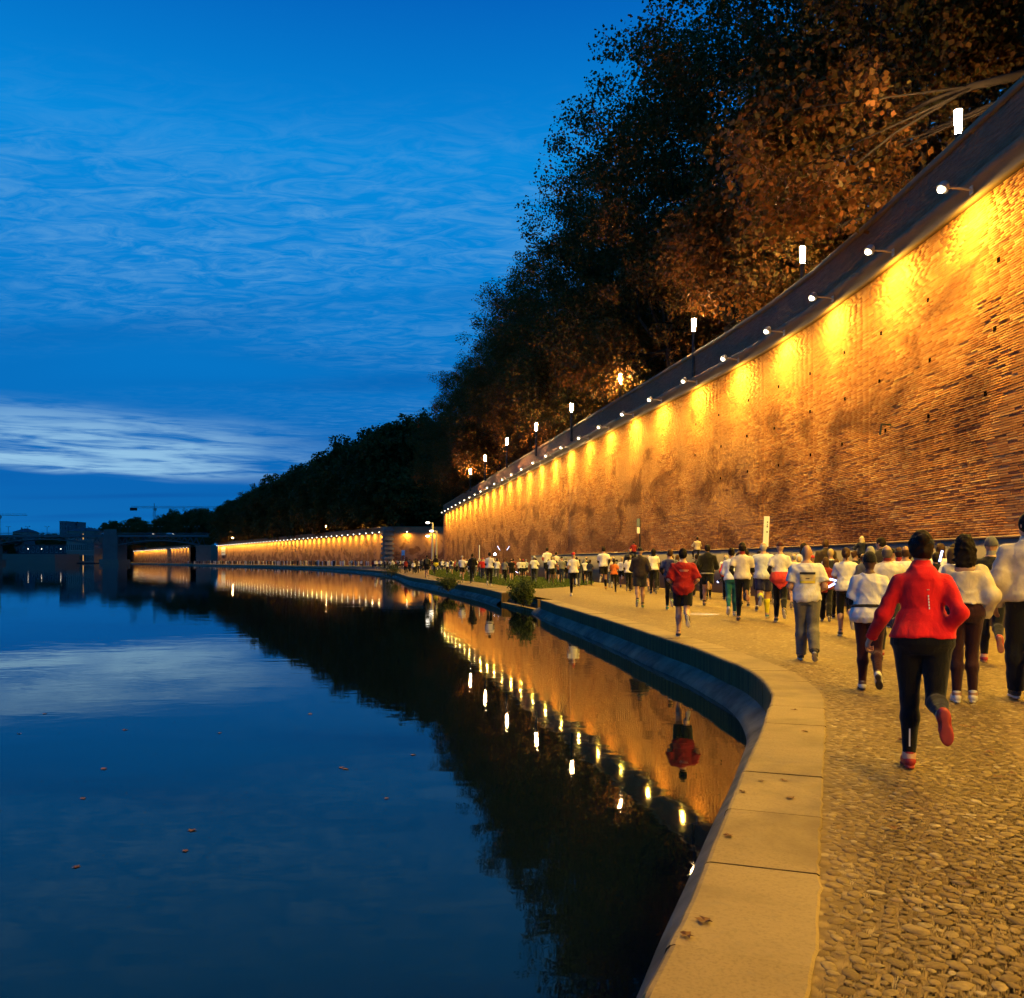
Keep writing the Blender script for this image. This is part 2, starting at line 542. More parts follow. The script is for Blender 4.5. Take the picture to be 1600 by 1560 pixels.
def tint_mat(name, rough, bump_scale, bstr, spec=0.2, sheen=0.0, wr=0.0):
    m, t = new_mat(name)
    oi = t.n('ShaderNodeObjectInfo')
    oc = t.n('ShaderNodeTexCoord').outputs['Object']
    nz = t.noise(oc, 9, 4, 0.6)
    c = t.mix(t.smooth(nz, 0.35, 0.75, 0, 0.22), oi.outputs['Color'], (0, 0, 0))
    h = t.noise(oc, bump_scale, 3)
    if wr:
        h = t.m('ADD', t.m('MULTIPLY', h, 0.15), t.noise(t.scale(oc, (8, 8, 3.2), (0, 0, 0), (0.3, 0.2, 0.5)), 1.4, 4, 0.5, 0.9))
    finish(t, c, rough, h, bstr, 0.02 if wr else 0.004, spec, **({'Sheen Weight': sheen} if sheen else {}))
    return m


M['cloth'] = tint_mat('cloth', 0.85, 260, 0.75, 0.12, 0.15, wr=1)
M['skin'] = tint_mat('skin', 0.5, 120, 0.08, 0.35)
M['hair'] = tint_mat('hair', 0.75, 130, 0.7, 0.12)
M['shoe'] = tint_mat('shoe', 0.6, 140, 0.3, 0.3)

# ------------------------------------------------------------------ river, quay, paving
wb = MB().poly([(-5000, -300, WATER), (5000, -300, WATER), (5000, 6000, WATER), (-5000, 6000, WATER)])
tag(wb.build('river', M['water']), kind='structure')

edge_px = [(1000, 1552), (1041, 1474), (1077, 1402), (1109, 1320), (1139, 1252), (1165, 1189), (1187, 1142), (1200, 1104),
           (1204, 1086), (1196, 1070), (1182, 1056), (1162, 1044), (1131, 1031), (1084, 1012.5), (1031, 996), (979, 978.5),
           (937, 965.5), (899, 954.5), (865, 944.5), (840, 936.5)]
edgeA = [(-13, -26), (-6.3, -12), (-2.6, -4.0), (-0.75, 0.2)] + [ground(*p) for p in edge_px]
edgeB = [ground(*p) for p in [(784, 927), (752, 919.5), (707, 912), (662, 905.3), (640, 902)]] + [(-16.7, 119), (-27.7, 156), (-46, 206), (-66, 250), (-112, 332), (-190, 478), (-262, 600), (-410, 860), (-640, 1300)]
KW = 0.55
cA, sA = catmull(edgeA, 0.245 / 3)
cB, sB = catmull(edgeB, 0.5)

quay = MB()
inA, inB = offset(cA, KW - 0.04), offset(cB, KW - 0.04)
ring = [tuple(p) for p in inA] + [tuple(p) for p in inB] + [(-500, 1400), (700, 1400), (700, -60), (-8, -60)]
bm = bmesh.new()
f = bm.faces.new([bm.verts.new((x, y, 0.0)) for x, y in ring])
bmesh.ops.triangulate(bm, faces=[f], ngon_method='EAR_CLIP')
me = bpy.data.meshes.new('pavement'); bm.to_mesh(me); bm.free()
pav = tag(link('pavement', me, M['paving']), kind='structure')
if pav.data.polygons[0].normal.z < 0:
    pav.data.flip_normals()


def strip_mesh(name, lines, mat, parent=None, smooth=False):
    """lines: list of (poly Nx2, z) joined left to right"""
    n = len(lines[0][0])
    V = np.concatenate([np.column_stack([p, np.full(n, z) if np.isscalar(z) else z]) for p, z in lines])
    Fq = []
    for k in range(len(lines) - 1):
        i = np.arange(n - 1)
        Fq.append(np.stack([k * n + i, k * n + i + 1, (k + 1) * n + i + 1, (k + 1) * n + i], 1))
    return link(name, mesh_np(name, V, np.concatenate(Fq)[:, ::-1], smooth), mat, parent)


qroot = tag(empty('quay_edge', (0, 0, 0)), kind='structure')


def kerb_stones(c, per, lim):
    """each coping stone of the quay edge is its own piece"""
    n = len(c)
    out, inn = c, offset(c, KW)
    i = 0
    k = 0
    while i + per < n and c[i][1] < lim:
        a = out[i:i + per + 1].copy(); b = inn[i:i + per + 1].copy()
        g = 0.004 + rng.random() * 0.004
        for q in (a, b):
            d = q[1] - q[0]; q[0] = q[0] + d / np.linalg.norm(d) * g
            d = q[-2] - q[-1]; q[-1] = q[-1] + d / np.linalg.norm(d) * g
        jit = rng.uniform(-0.006, 0.006)
        a = offset(a, jit)
        b = b + nrng.normal(0, 0.004, b.shape)
        chip = np.abs(nrng.normal(0, 0.0035, len(a))) * (1 + 3 * (nrng.random(len(a)) < .08))
        dz = rng.uniform(-0.003, 0.004)
        lines = [(a, -0.36), (a, -0.03 + dz - chip * 2), (offset(a, 0.006), -0.006 + dz - chip * 1.5), (offset(a, 0.02), 0.007 + dz - chip), (offset(a, 0.04), 0.012 + dz - chip * .3),
                 (offset(b, -0.012), 0.012 + dz), (b, 0.004 + dz), (b, -0.1)]
        m_ = len(a)
        V = np.concatenate([np.column_stack([p, np.full(m_, z) if np.isscalar(z) else z]) for p, z in lines])
        Fq = []
        for r_ in range(len(lines) - 1):
            for j in range(m_ - 1):
                Fq.append((r_ * m_ + j, (r_ + 1) * m_ + j, (r_ + 1) * m_ + j + 1, r_ * m_ + j + 1))
        V = [tuple(v) for v in V]
        me = bpy.data.meshes.new('kerb_stone')
        ends = [tuple(r_ * m_ for r_ in range(len(lines))), tuple(r_ * m_ + m_ - 1 for r_ in reversed(range(len(lines))))]
        me.from_pydata(V, [], Fq + ends)
        me.update()
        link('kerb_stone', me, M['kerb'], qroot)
        i += per
        k += 1
    return i


endA = kerb_stones(cA, 12, 1e9)
endB = kerb_stones(cB, 2, 170)
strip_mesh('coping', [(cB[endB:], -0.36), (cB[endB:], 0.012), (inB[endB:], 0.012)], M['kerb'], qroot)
for c in (cA, cB):
    strip_mesh('footing', [(offset(c, 0.05), -0.30), (offset(c, -0.03), -0.345), (offset(c, -0.20), -0.47), (offset(c, -0.26), -0.54), (offset(c, -0.30), -1.4)], M['footing'], qroot)

# little flight of landing steps in a notch of the quay edge
pA, pB = Vector((*cA[-1], 0)), Vector((*cB[0], 0))
st = tag(empty('landing_steps', ((pA + pB) / 2)), 'short flight of stone landing steps going down to the water beside a bush', 'steps')
du = (pB - pA); L = du.length; du.normalize()
dn = Vector((du.y, -du.x, 0))      # inland
Mx = Matrix((du, -dn, Vector((0, 0, 1)))).transposed()
for k in range(5):
    zt = 0.004 - 0.14 * (k + 1)
    MB().box(dn * (0.85 - 0.36 * k) + Vector((0, 0, zt - 0.25)), (L - 0.1, 0.37, 0.5), Mx).build('step', M['kerb'], st)
for s in (-1, 1):
    MB().box(dn * 0.58 + du * (s * L / 2) + Vector((0, 0, -0.62)), (0.12, 1.2, 1.21), Mx).build('side_wall', M['kerb'], st)

# pebbles set in the paving, close enough to be told apart
def pebble_arrays(count, dmin, dmax, seed):
    r = np.random.default_rng(seed)
    out = []
    grid = {}
    tries = 0
    while len(out) < count and tries < count * 30:
        tries += 1
        D = math.sqrt(r.uniform(dmin ** 2, dmax ** 2))
        X = D * r.uniform(0.26, 0.92)
        j = np.argmin(np.abs(inA[:, 1] - D) + (np.abs(inA[:, 0] - X) * 0.3))
        if X < inA[j, 0] + 0.09:
            continue
        s = r.uniform(0.015, 0.040) * (1 if r.random() < .97 else 1.4)
        key = (int(X / 0.12), int(D / 0.12))
        ok = True
        for a in (-1, 0, 1):
            for b in (-1, 0, 1):
                for (x2, y2, s2) in grid.get((key[0] + a, key[1] + b), ()):
                    if (x2 - X) ** 2 + (y2 - D) ** 2 < ((s + s2) * 0.93) ** 2:
                        ok = False
        if not ok:
            continue
        grid.setdefault(key, []).append((X, D, s))
        out.append((X, D, s, r.uniform(0, 6.28), r.uniform(1.0, 1.5)))
    return out


def pebble_geo():
    V, Fq = [], []
    rings = [(1.0, -0.25), (0.88, 0.16), (0.50, 0.315)]
    n = 8
    for q, z in rings:
        for j in range(n):
            a = 2 * math.pi * j / n
            V.append((q * math.cos(a), q * math.sin(a), z))
    for k in range(len(rings) - 1):
        for j in range(n):
            Fq.append((k * n + j, k * n + (j + 1) % n, (k + 1) * n + (j + 1) % n, (k + 1) * n + j))
    V.append((0, 0, 0.365))
    for j in range(n):
        Fq.append(((len(rings) - 1) * n + j, (len(rings) - 1) * n + (j + 1) % n, len(rings) * n))
    return V, Fq


pv, pf = pebble_geo()
pe = pebble_arrays(12500, 2.3, 12.5, 3)
pe.sort(key=lambda p: p[1] + (9 if p[0] / p[1] > 0.60 else 0))
bases = []
for k in range(6):
    me = bpy.data.meshes.new('pebble')
    rr = np.random.default_rng(k)
    jig = 1 + rr.normal(0, 0.07, 8)
    me.from_pydata([(x * jig[i % 8], y * jig[i % 8], z) for i, (x, y, z) in enumerate(pv)], [], pf)
    for p in me.polygons: p.use_smooth = True
    me.materials.append(M['pebble'])
    bases.append(me)
for i, (x, y, s, a, e) in enumerate(pe[:300]):
    o = link('pebble', bases[i % 6], None, pav)
    o.location = (x, y, 0.001 - 0.12 * s * rng.random())
    o.rotation_euler = (0, 0, a)
    o.scale = (s * e, s / e ** .3, s * 0.48)
V, Fq = [], []
quads = [q for q in pf if len(q) == 4]
for (x, y, s, a, e) in pe[300:]:
    i0 = len(V)
    ca, sa = math.cos(a), math.sin(a)
    dzz = 0.001 - 0.12 * s * rng.random()
    for (vx, vy, vz) in pv:
        ux, uy = vx * s * e, vy * s / e ** .3
        V.append((x + ux * ca - uy * sa, y + ux * sa + uy * ca, vz * s * 0.48 + dzz))
    Fq += [tuple(i0 + k for k in q) for q in pf]
me = bpy.data.meshes.new('pebbles'); me.from_pydata(V, [], Fq)
for p in me.polygons: p.use_smooth = True
me.update()
tag(link('pebble_field', me, M['pebble'], pav), kind='stuff')

# lawn on the quay
lawn_px = [(683, 902), (668, 896), (674, 891), (696, 889), (764, 897), (842, 903), (899, 905.5), (928, 911.5), (905, 915.5), (836, 920.5), (797, 917), (766, 912.5), (720, 907)]
lp, _ = catmull([ground(*p) for p in lawn_px] + [ground(*lawn_px[0])], 0.8)
bm = bmesh.new()
f = bm.faces.new([bm.verts.new((x, y, 0.02)) for x, y in lp[:-1]])
bmesh.ops.triangulate(bm, faces=[f], ngon_method='EAR_CLIP')
me = bpy.data.meshes.new('lawn'); bm.to_mesh(me); bm.free()
lawn = tag(link('lawn', me, M['lawn']), kind='structure')
if me.polygons[0].normal.z < 0: me.flip_normals()
# grass blades
poly = np.array(lp[:-1])
def inside(P, poly):
    x, y = P[:, 0], P[:, 1]
    r_ = np.zeros(len(P), bool)
    j = len(poly) - 1
    for i in range(len(poly)):
        xi, yi = poly[i]; xj, yj = poly[j]
        c_ = ((yi > y) != (yj > y)) & (x < (xj - xi) * (y - yi) / (yj - yi + 1e-12) + xi)
        r_ ^= c_
        j = i
    return r_
lo, hi = poly.min(0), poly.max(0)
Pg = nrng.uniform(lo, hi, (150000, 2)); Pg = Pg[inside(Pg, poly)][:45000]
n = len(Pg)
a = nrng.uniform(0, 6.28, n); hgt = nrng.uniform(0.05, 0.15, n); wd = nrng.uniform(0.012, 0.03, n)
tip = Pg + nrng.normal(0, 0.04, (n, 2))
V = np.empty((n, 3, 3), np.float32)
V[:, 0, :2] = Pg + np.stack([np.cos(a), np.sin(a)], 1) * wd[:, None]; V[:, 0, 2] = 0.02
V[:, 1, :2] = Pg - np.stack([np.cos(a), np.sin(a)], 1) * wd[:, None]; V[:, 1, 2] = 0.02
V[:, 2, :2] = tip; V[:, 2, 2] = 0.02 + hgt
m, t = new_mat('grass_blade')
g = t.n('ShaderNodeNewGeometry')
finish(t, t.ramp(g.outputs['Random Per Island'], [(0, (0.05, 0.085, 0.014)), (0.7, (0.085, 0.13, 0.022)), (1, (0.17, 0.15, 0.04))]), 0.8, spec=0.15)
gr = link('grass', mesh_np('grass', V.reshape(-1, 3), np.arange(3 * n).reshape(n, 3)), m)
tag(gr, 'short green grass of the lawn patch on the quay', 'grass', kind='stuff')

# ------------------------------------------------------------------ great brick wall
WA, WB_, WC = np.array((11.95, -45.0)), np.array((11.35, 34.6)), np.array((-13.35, 168.1))
WD = np.array((40.0, 178.0))
_a = (WB_ - WA) / np.linalg.norm(WB_ - WA); _b = (WC - WB_) / np.linalg.norm(WC - WB_)
_p, _q = WB_ - _a * 7.0, WB_ + _b * 7.0
WP = [WA] + [(1 - t_) ** 2 * _p + 2 * t_ * (1 - t_) * WB_ + t_ * t_ * _q for t_ in (0, 0.33, 0.67, 1)] + [WC]      # the wall line bends softly
ZB, ZT, ZP, ZC = 10.35, 11.0, 12.15, 12.35       # band bottom / band top / parapet top / coping top


def wall_pts(pts, step=4.0):
    out = []
    for a, b in zip(pts[:-1], pts[1:]):
        n = max(1, int(np.linalg.norm(b - a) / step))
        for k in range(n):
            out.append(a + (b - a) * k / n)
    out.append(pts[-1])
    return np.array(out)


def wall_face(name, pts, z0, z1, mat, parent, off=0.0):
    P = [np.array(p, float) for p in pts]
    V, Fq, UV = [], [], []
    u = 0
    for a, b in zip(P[:-1], P[1:]):
        l = np.linalg.norm(b - a)
        i = len(V)
        V += [(*a, z0), (*b, z0), (*b, z1), (*a, z1)]
        UV += [(u, z0), (u + l, z0), (u + l, z1), (u, z1)]
        Fq.append((i, i + 3, i + 2, i + 1))
        u += l
    return link(name, mesh_np(name, V, Fq, False, UV), mat, parent)


def profile_strip(name, pts, prof, mat, parent):
    """prof: list of (out, z); out is towards the river (left of travel)"""
    P = np.array(pts, float)
    n = len(P)
    d = np.diff(P, axis=0); d /= np.linalg.norm(d, axis=1)[:, None]
    nr = np.stack([-d[:, 1], d[:, 0]], 1)
    nv = np.empty_like(P)
    nv[0], nv[-1] = nr[0], nr[-1]
    for i in range(1, n - 1):
        b = nr[i - 1] + nr[i]
        b /= np.linalg.norm(b)
        nv[i] = b / max(0.4, b @ nr[i])
    V = []
    for o_, z in prof:
        for i in range(n):
            q = P[i] + nv[i] * o_
            V.append((q[0], q[1], z))
    Fq = []
    m_ = len(prof)
    for k in range(m_):
        for i in range(n - 1):
            k2 = (k + 1) % m_
            Fq.append((k * n + i, k2 * n + i, k2 * n + i + 1, k * n + i + 1))
    return link(name, mesh_np(name, V, Fq), mat, parent)


def big_wall(pts, label, name='brick_embankment_wall', plinth=None, stone_corner=False):
    root = tag(empty(name, (pts[0][0], pts[0][1], 0)), label, 'wall')
    def rel(o):
        o.location = (-pts[0][0], -pts[0][1], 0)
        return o
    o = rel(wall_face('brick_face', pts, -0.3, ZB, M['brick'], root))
    rel(profile_strip('string_course', pts, [(-0.3, ZB), (0.10, ZB), (0.13, ZB + 0.05), (0.13, ZB + 0.12), (0.06, ZB + 0.16), (0.06, ZB + 0.30), (0.15, ZB + 0.38), (0.19, ZB + 0.48), (0.19, ZT - 0.06), (0.12, ZT), (-0.3, ZT)], M['coping'], root))
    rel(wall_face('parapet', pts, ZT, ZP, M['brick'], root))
    rel(profile_strip('parapet_back', pts, [(-0.55, ZT - 0.5), (-0.55, ZP), (-0.552, ZP), (-0.552, ZT - 0.5)], M['brick'], root))
    rel(profile_strip('coping', pts, [(-0.62, ZP), (0.07, ZP), (0.09, ZP + 0.06), (0.07, ZC - 0.02), (0.0, ZC), (-0.62, ZC)], M['coping'], root))
    return root


wall1 = big_wall(WP + [WD], 'tall floodlit old brick embankment wall rising straight above the running crowd')
W0 = WA.copy()

# real bricks where the wall is near: courses of long thin bricks, uneven and worn
dirA = (WB_ - WA) / np.linalg.norm(WB_ - WA)
dirB = (WC - WB_) / np.linalg.norm(WC - WB_)
lenA = np.linalg.norm(WB_ - WA)
PITCH, BL, BH = 0.060, 0.43, 0.050
WL = np.concatenate([[0], np.cumsum([np.linalg.norm(b_ - a_) for a_, b_ in zip(WP[:-1], WP[1:])])])
def wall_seg(u):
    return int(np.clip(np.searchsorted(WL, u, side='right') - 1, 0, len(WP) - 2))
def wall_point(u):
    k = wall_seg(u)
    d = (WP[k + 1] - WP[k]) / (WL[k + 1] - WL[k])
    return WP[k] + d * (u - WL[k]), np.array((-d[1], d[0]))
def wall_u(q):
    """distance along the wall line of the point nearest to q"""
    best = (1e9, 0)
    for k in range(len(WP) - 1):
        l = WL[k + 1] - WL[k]; d = (WP[k + 1] - WP[k]) / l
        t_ = min(max((q - WP[k]) @ d, 0), l)
        e = np.linalg.norm(WP[k] + d * t_ - q)
        if e < best[0]: best = (e, WL[k] + t_)
    return best[1]
bricks = []
def lay(u0, u1, pitch, bl, bh, k_):
    z = 0.02
    row = 0
    while z + bh < ZB - 0.01:
        u = u0 + (0.5 * bl if row % 2 else 0) + rng.uniform(-0.06, 0.06)
        wob = rng.uniform(-0.004, 0.004)
        while u < u1:
            L = bl * rng.choice([1, 1, 1, 0.66, 0.9, 1.12])
            cn = [c for c in WL[1:-1] if u < c < u + L + 0.02]
            if not cn:
                rr_ = rng.random()
                pr = rng.uniform(0.002, 0.011) * k_ + wob
                if rr_ < 0.04: pr = -0.010
                elif rr_ < 0.07: pr = rng.uniform(0.013, 0.02) * k_
                bricks.append((u, z, L - 0.012, bh + rng.uniform(-0.004, 0.004), pr))
                u += L
            else:
                L = cn[0] - u - 0.006
                if L > 0.03: bricks.append((u, z, L - 0.004, bh, 0.008))
                u = cn[0] + 0.006
        z += pitch
        row += 1


lay(58.0, lenA + 36, PITCH, BL, BH, 0.7)
lay(lenA + 36.6, WL[-1] - 0.8, 0.10, 0.62, 0.086, 1.2)


def brick_geo(u, z, L, H, pr):
    p0, nv = wall_point(u + 0.001); p1, _ = wall_point(u + L - 0.001)
    i = [(*(p0 - nv * 0.05), z), (*(p1 - nv * 0.05), z), (*(p1 - nv * 0.05), z + H), (*(p0 - nv * 0.05), z + H)]
    e = 0.005
    d = (p1 - p0) / max(1e-6, np.linalg.norm(p1 - p0))
    a0, a1 = p0 + nv * (0.012 + pr) + d * e, p1 + nv * (0.012 + pr) - d * e
    return i + [(*a0, z + e), (*a1, z + e), (*a1, z + H - e), (*a0, z + H - e)]


BF = np.array([(4, 7, 6, 5), (0, 4, 5, 1), (1, 5, 6, 2), (2, 6, 7, 3), (3, 7, 4, 0)])
seen = [(i, b) for i, b in enumerate(bricks) if b[0] > 63.5 and b[1] > 2.2]
seen.sort(key=lambda q: q[1][0] + abs(q[1][1] - 4.0) * 0.5)
single = set(i for i, _ in seen[:300])
V = []
for i, b in enumerate(bricks):
    g = brick_geo(*b)
    if i in single:
        c0 = Vector(g[0])
        me = bpy.data.meshes.new('brick')
        me.from_pydata([tuple(Vector(q) - c0) for q in g], [], [tuple(q) for q in BF])
        o = link('brick', me, M['brick_piece'], wall1)
        o.location = c0 - Vector((W0[0], W0[1], 0))
    else:
        V += g
V = np.array(V)
V[:, 0] -= W0[0]; V[:, 1] -= W0[1]
nb = len(V) // 8
Fq = (np.arange(nb) * 8)[:, None, None] + BF[None]
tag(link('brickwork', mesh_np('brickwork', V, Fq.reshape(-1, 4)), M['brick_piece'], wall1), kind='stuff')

# low concrete plinth wall in front of the brick
pl_end = WB_ + dirB * 50
pr_ = tag(empty('plinth_wall', (WA[0], WA[1], 0)), 'low grey concrete plinth wall along the foot of the tall brick wall', 'wall')
o = profile_strip('concrete_face', WP[:-1] + [pl_end], [(0.03, -0.2), (0.42, -0.2), (0.40, 2.02), (0.03, 2.02)], M['plinth'], pr_)
o.location = (-WA[0], -WA[1], 0)
o = profile_strip('capping', WP[:-1] + [pl_end], [(0.03, 2.02), (0.44, 2.02), (0.44, 2.07), (0.03, 2.09)], M['coping'], pr_)
o.location = (-WA[0], -WA[1], 0)
e0 = pl_end
MB().poly([(e0[0] - WA[0] + a * -dirB[1], e0[1] - WA[1] + a * dirB[0], z) for a, z in ((0.03, -0.2), (0.42, -0.2), (0.40, 2.02), (0.03, 2.02))]).build('end_face', M['plinth'], pr_)

# second and third stretch of embankment, across the harbour square
W2A, W2B = np.array((-38.9, 270.0)), np.array((-176.0, 517.0))
W2R = np.array((60.0, 284.0))
wall2 = big_wall([W2A, W2B, W2B + np.array((30, 30))], 'long distant floodlit brick embankment wall with a grey stone corner')
ret = big_wall([W2R, W2A], 'dark return wall of brick closing the harbour square behind lamp posts')
W3 = [np.array((-214.0, 575.0)), np.array((-259.0, 650.0)), np.array((-410.0, 900.0))]
wall3 = big_wall(W3, 'far floodlit brick wall seen under the iron bridge')
# quoin stones of the corner
cr = tag(empty('stone_quoin_pillar', (W2A[0], W2A[1], 0)), 'grey stone quoin pillar at the corner of the distant brick wall', 'pillar')
for k in range(17):
    wdt = 3.2 if k % 2 else 2.4
    MB().box((0, 0, 0.36 + k * 0.72), (wdt, wdt, 0.70)).build('quoin_stone', M['stone'], cr)
cr.rotation_euler = (0, 0, math.atan2(247, -137) - math.pi / 2)

# terraces on top of the walls
def terrace(name, pts):
    bm = bmesh.new()
    f = bm.faces.new([bm.verts.new((x, y, 11.05)) for x, y in pts])
    bmesh.ops.triangulate(bm, faces=[f], ngon_method='EAR_CLIP')
    me = bpy.data.meshes.new(name); bm.to_mesh(me); bm.free()
    if me.polygons[0].normal.z < 0: me.flip_normals()
    return tag(link(name, me, M['asphalt']), kind='structure')
terrace('terrace_pavement', [(WA[0] + .5, WA[1]), (WB_[0] + .5, WB_[1]), (WC[0] + .5, WC[1] - .5), (WD[0], WD[1] - .5), (220, 178), (220, -45)])
terrace('street', [(W2R[0], W2R[1] + .5), (W2A[0] + .3, W2A[1] + .5), (W2B[0] + .5, W2B[1]), (W2B[0] + 31, W2B[1] + 30), (200, 560), (200, 290)])
terrace('far_street', [(W3[0][0] + .5, W3[0][1]), (W3[1][0] + .5, W3[1][1]), (W3[2][0] + .5, W3[2][1]), (-300, 1100), (100, 1100), (100, 600)])

# ------------------------------------------------------------------ floodlights on the walls
def flood_proto(far):
    base = MB().box((0, 0, 0), (0.10, 0.02, 0.14)) if not far else None
    return base


arm_me = MB().tube([(0, 0.0, 0), (0, -0.30, 0.05), (0, -0.62, 0.06)], 0.028, 6).mesh('arm')
arm_me.materials.append(M['pole'])
plate_me = MB().box((0, -0.015, 0), (0.14, 0.03, 0.2)).mesh('wall_plate'); plate_me.materials.append(M['pole'])
hd = MB().tube([(0, -0.60, 0.17), (0, -0.66, 0.13), (0, -0.74, 0.02)], [0.07, 0.13, 0.15], 10)
head_me = hd.mesh('housing'); head_me.materials.append(M['pole'])
lens_me = MB().ball((0, -0.75, 0.02), (0.12, 0.10, 0.09), 10, 6).mesh('lens', True); lens_me.materials.append(M['lamp'])
lens2_me = MB().ball((0, -0.76, 0.0), (0.22, 0.18, 0.18), 8, 5).mesh('lens', True); lens2_me.materials.append(M['lamp_far'])
FLOOD = (1.0, 0.60, 0.065)


def spot_data(name, power):
    """asymmetric wall-washer: most of the light goes steeply down along the wall, a wide weak part to the sides"""
    s = bpy.data.lights.new(name, 'POINT')
    s.energy = power
    s.color = FLOOD
    s.shadow_soft_size = 0.0
    s.use_nodes = True
    t = NT(s.node_tree)
    inc = t.n('ShaderNodeSeparateXYZ', {0: t.n('ShaderNodeNewGeometry').outputs['Incoming']})
    c = t.m('MULTIPLY_ADD', inc.outputs[2], -0.5, 0.5)      # 1 = straight down, 0.5 = level, 0 = up
    k = t.ramp(c, [(0.0, 0.0), (0.44, 0.0), (0.52, 0.02), (0.64, 0.16), (0.76, 0.36), (0.86, 0.40), (0.95, 0.58), (0.978, 0.64), (0.991, 0.30), (1.0, 0.10)])
    e = t.n('ShaderNodeEmission', {0: (1, 1, 1, 1), 1: k})
    t.n('ShaderNodeOutputLight', {0: e.outputs[0]})
    return s


SP1 = spot_data('flood_beam', 8000)
SP2 = spot_data('flood_beam_far', 6500)


def floodlight(p, nv, z, label, group, sd, far=False):
    """p: point on the wall face, nv: outward normal"""
    rz = math.atan2(-nv[0], nv[1]) + math.pi     # local -Y points outwards
    o = tag(empty('floodlight', (p[0] + nv[0] * 0.13, p[1] + nv[1] * 0.13, z), rz), label, 'floodlight', group)
    link('arm', arm_me, None, o); link('wall_plate', plate_me, None, o)
    if far:
        link('lens', lens2_me, None, o)
    else:
        h_ = link('housing', head_me, None, o)
        link('lens', lens_me, None, h_)
    l = bpy.data.objects.new('beam', sd); COL.objects.link(l); l.parent = o
    l.location = (0, -0.80, -0.34 if far else -0.17)
    return o


nA = np.array((-dirA[1], dirA[0])); nB = np.array((-dirB[1], dirB[0]))
fl = [(1503, 293), (1380, 391), (1290, 464), (1221, 517), (1142, 560), (1074, 595), (1020, 624), (979, 647), (941, 667), (910, 684), (881, 699), (855, 712)]
us = []
for (x, y) in fl:
    D = F * 9.2 / (HOR - y); X = (x - 800) / F * D
    q = np.array((X, D))
    us.append(wall_u(q))
u = us[0] - 4.35
back = []
while u > us[0] - 41:
    back.append(u); u -= 4.35
total = WL[-1]
u = us[-1] + 5.5
while u < total - 0.6:
    us.append(u); u += 5.55
for u in back + us:
    p, nv = wall_point(u)
    floodlight(p, nv, EYE + 9.13, 'bracket floodlight near the top of the tall near brick wall above the crowd', 'floodlights along the tall near wall', SP1)
d2 = (W2B - W2A); L2 = np.linalg.norm(d2); d2 /= L2; n2 = np.array((-d2[1], d2[0]))
for k in range(45):
    floodlight(W2A + d2 * (5 + k * (L2 - 7) / 44), n2, EYE + 9.13, 'small floodlight along the top of the distant wall past the harbour square', 'floodlights along the distant wall', SP2, True)
dr = (W2A - W2R); dr /= np.linalg.norm(dr); nr_ = np.array((-dr[1], dr[0]))
for k in (6, 14, 22):
    floodlight(W2A - dr * k, nr_, EYE + 9.13, 'floodlight on the return wall closing the harbour square', 'floodlights on the return wall', SP2, True)
d3 = W3[2] - W3[1]; L3 = np.linalg.norm(d3); d3 /= L3; n3 = np.array((-d3[1], d3[0]))
for k in range(22):
    floodlight(W3[1] + d3 * (6 + k * 8.0), n3, EYE + 9.13, 'tiny floodlight on the far wall behind the bridge pier', 'floodlights on the far wall', SP2, True)
d3 = W3[1] - W3[0]; d3 /= np.linalg.norm(d3); n3 = np.array((-d3[1], d3[0]))
for k in range(6):
    floodlight(W3[0] + d3 * (8 + k * 12), n3, EYE + 9.13, 'tiny floodlight on the short wall beside the bridge abutment', 'floodlights by the abutment', SP2, True)

# ------------------------------------------------------------------ lamp posts on the terrace
post_me = MB().tube([(0, 0, 0), (0, 0, 0.25), (0, 0, 0.26), (0, 0, 2.35)], [0.11, 0.11, 0.085, 0.085], 10).mesh('post'); post_me.materials.append(M['iron'])
glass_me = MB().tube([(0, 0, 2.36), (0, 0, 2.45), (0, 0, 3.0)], [0.075, 0.085, 0.105], 12).mesh('glass_cylinder', True); glass_me.materials.append(M['post_lamp'])
capm = MB().tube([(0, 0, 3.0), (0, 0, 3.04), (0, 0, 3.07)], [0.12, 0.12, 0.04], 12).mesh('cap'); capm.materials.append(M['iron'])
for i, (x, y) in enumerate([(1497, 190), (1254, 398), (1084, 508), (969, 592), (893, 637), (838, 667), (792, 690), (758, 716), (735, 737)]):
    D = F * 12.25 / (HOR - y)
    X = (x - 800) / F * D
    o = tag(empty('terrace_lamp', (X, D, 11.05)), 'slim black lamp post with a glowing glass cylinder on the terrace above the tall wall', 'lamp post', 'lamp posts along the terrace')
    link('post', post_me, None, o)
    link('glass_cylinder', glass_me, None, o)
    link('cap', capm, None, o)
for k in range(3):      # the row goes on behind the photographer
    o = tag(empty('terrace_lamp', (13.1, 14 - 11 * k, 11.05)), 'slim black lamp post with a glowing glass cylinder on the terrace above the tall wall', 'lamp post', 'lamp posts along the terrace')
    link('post', post_me, None, o); link('glass_cylinder', glass_me, None, o); link('cap', capm, None, o)

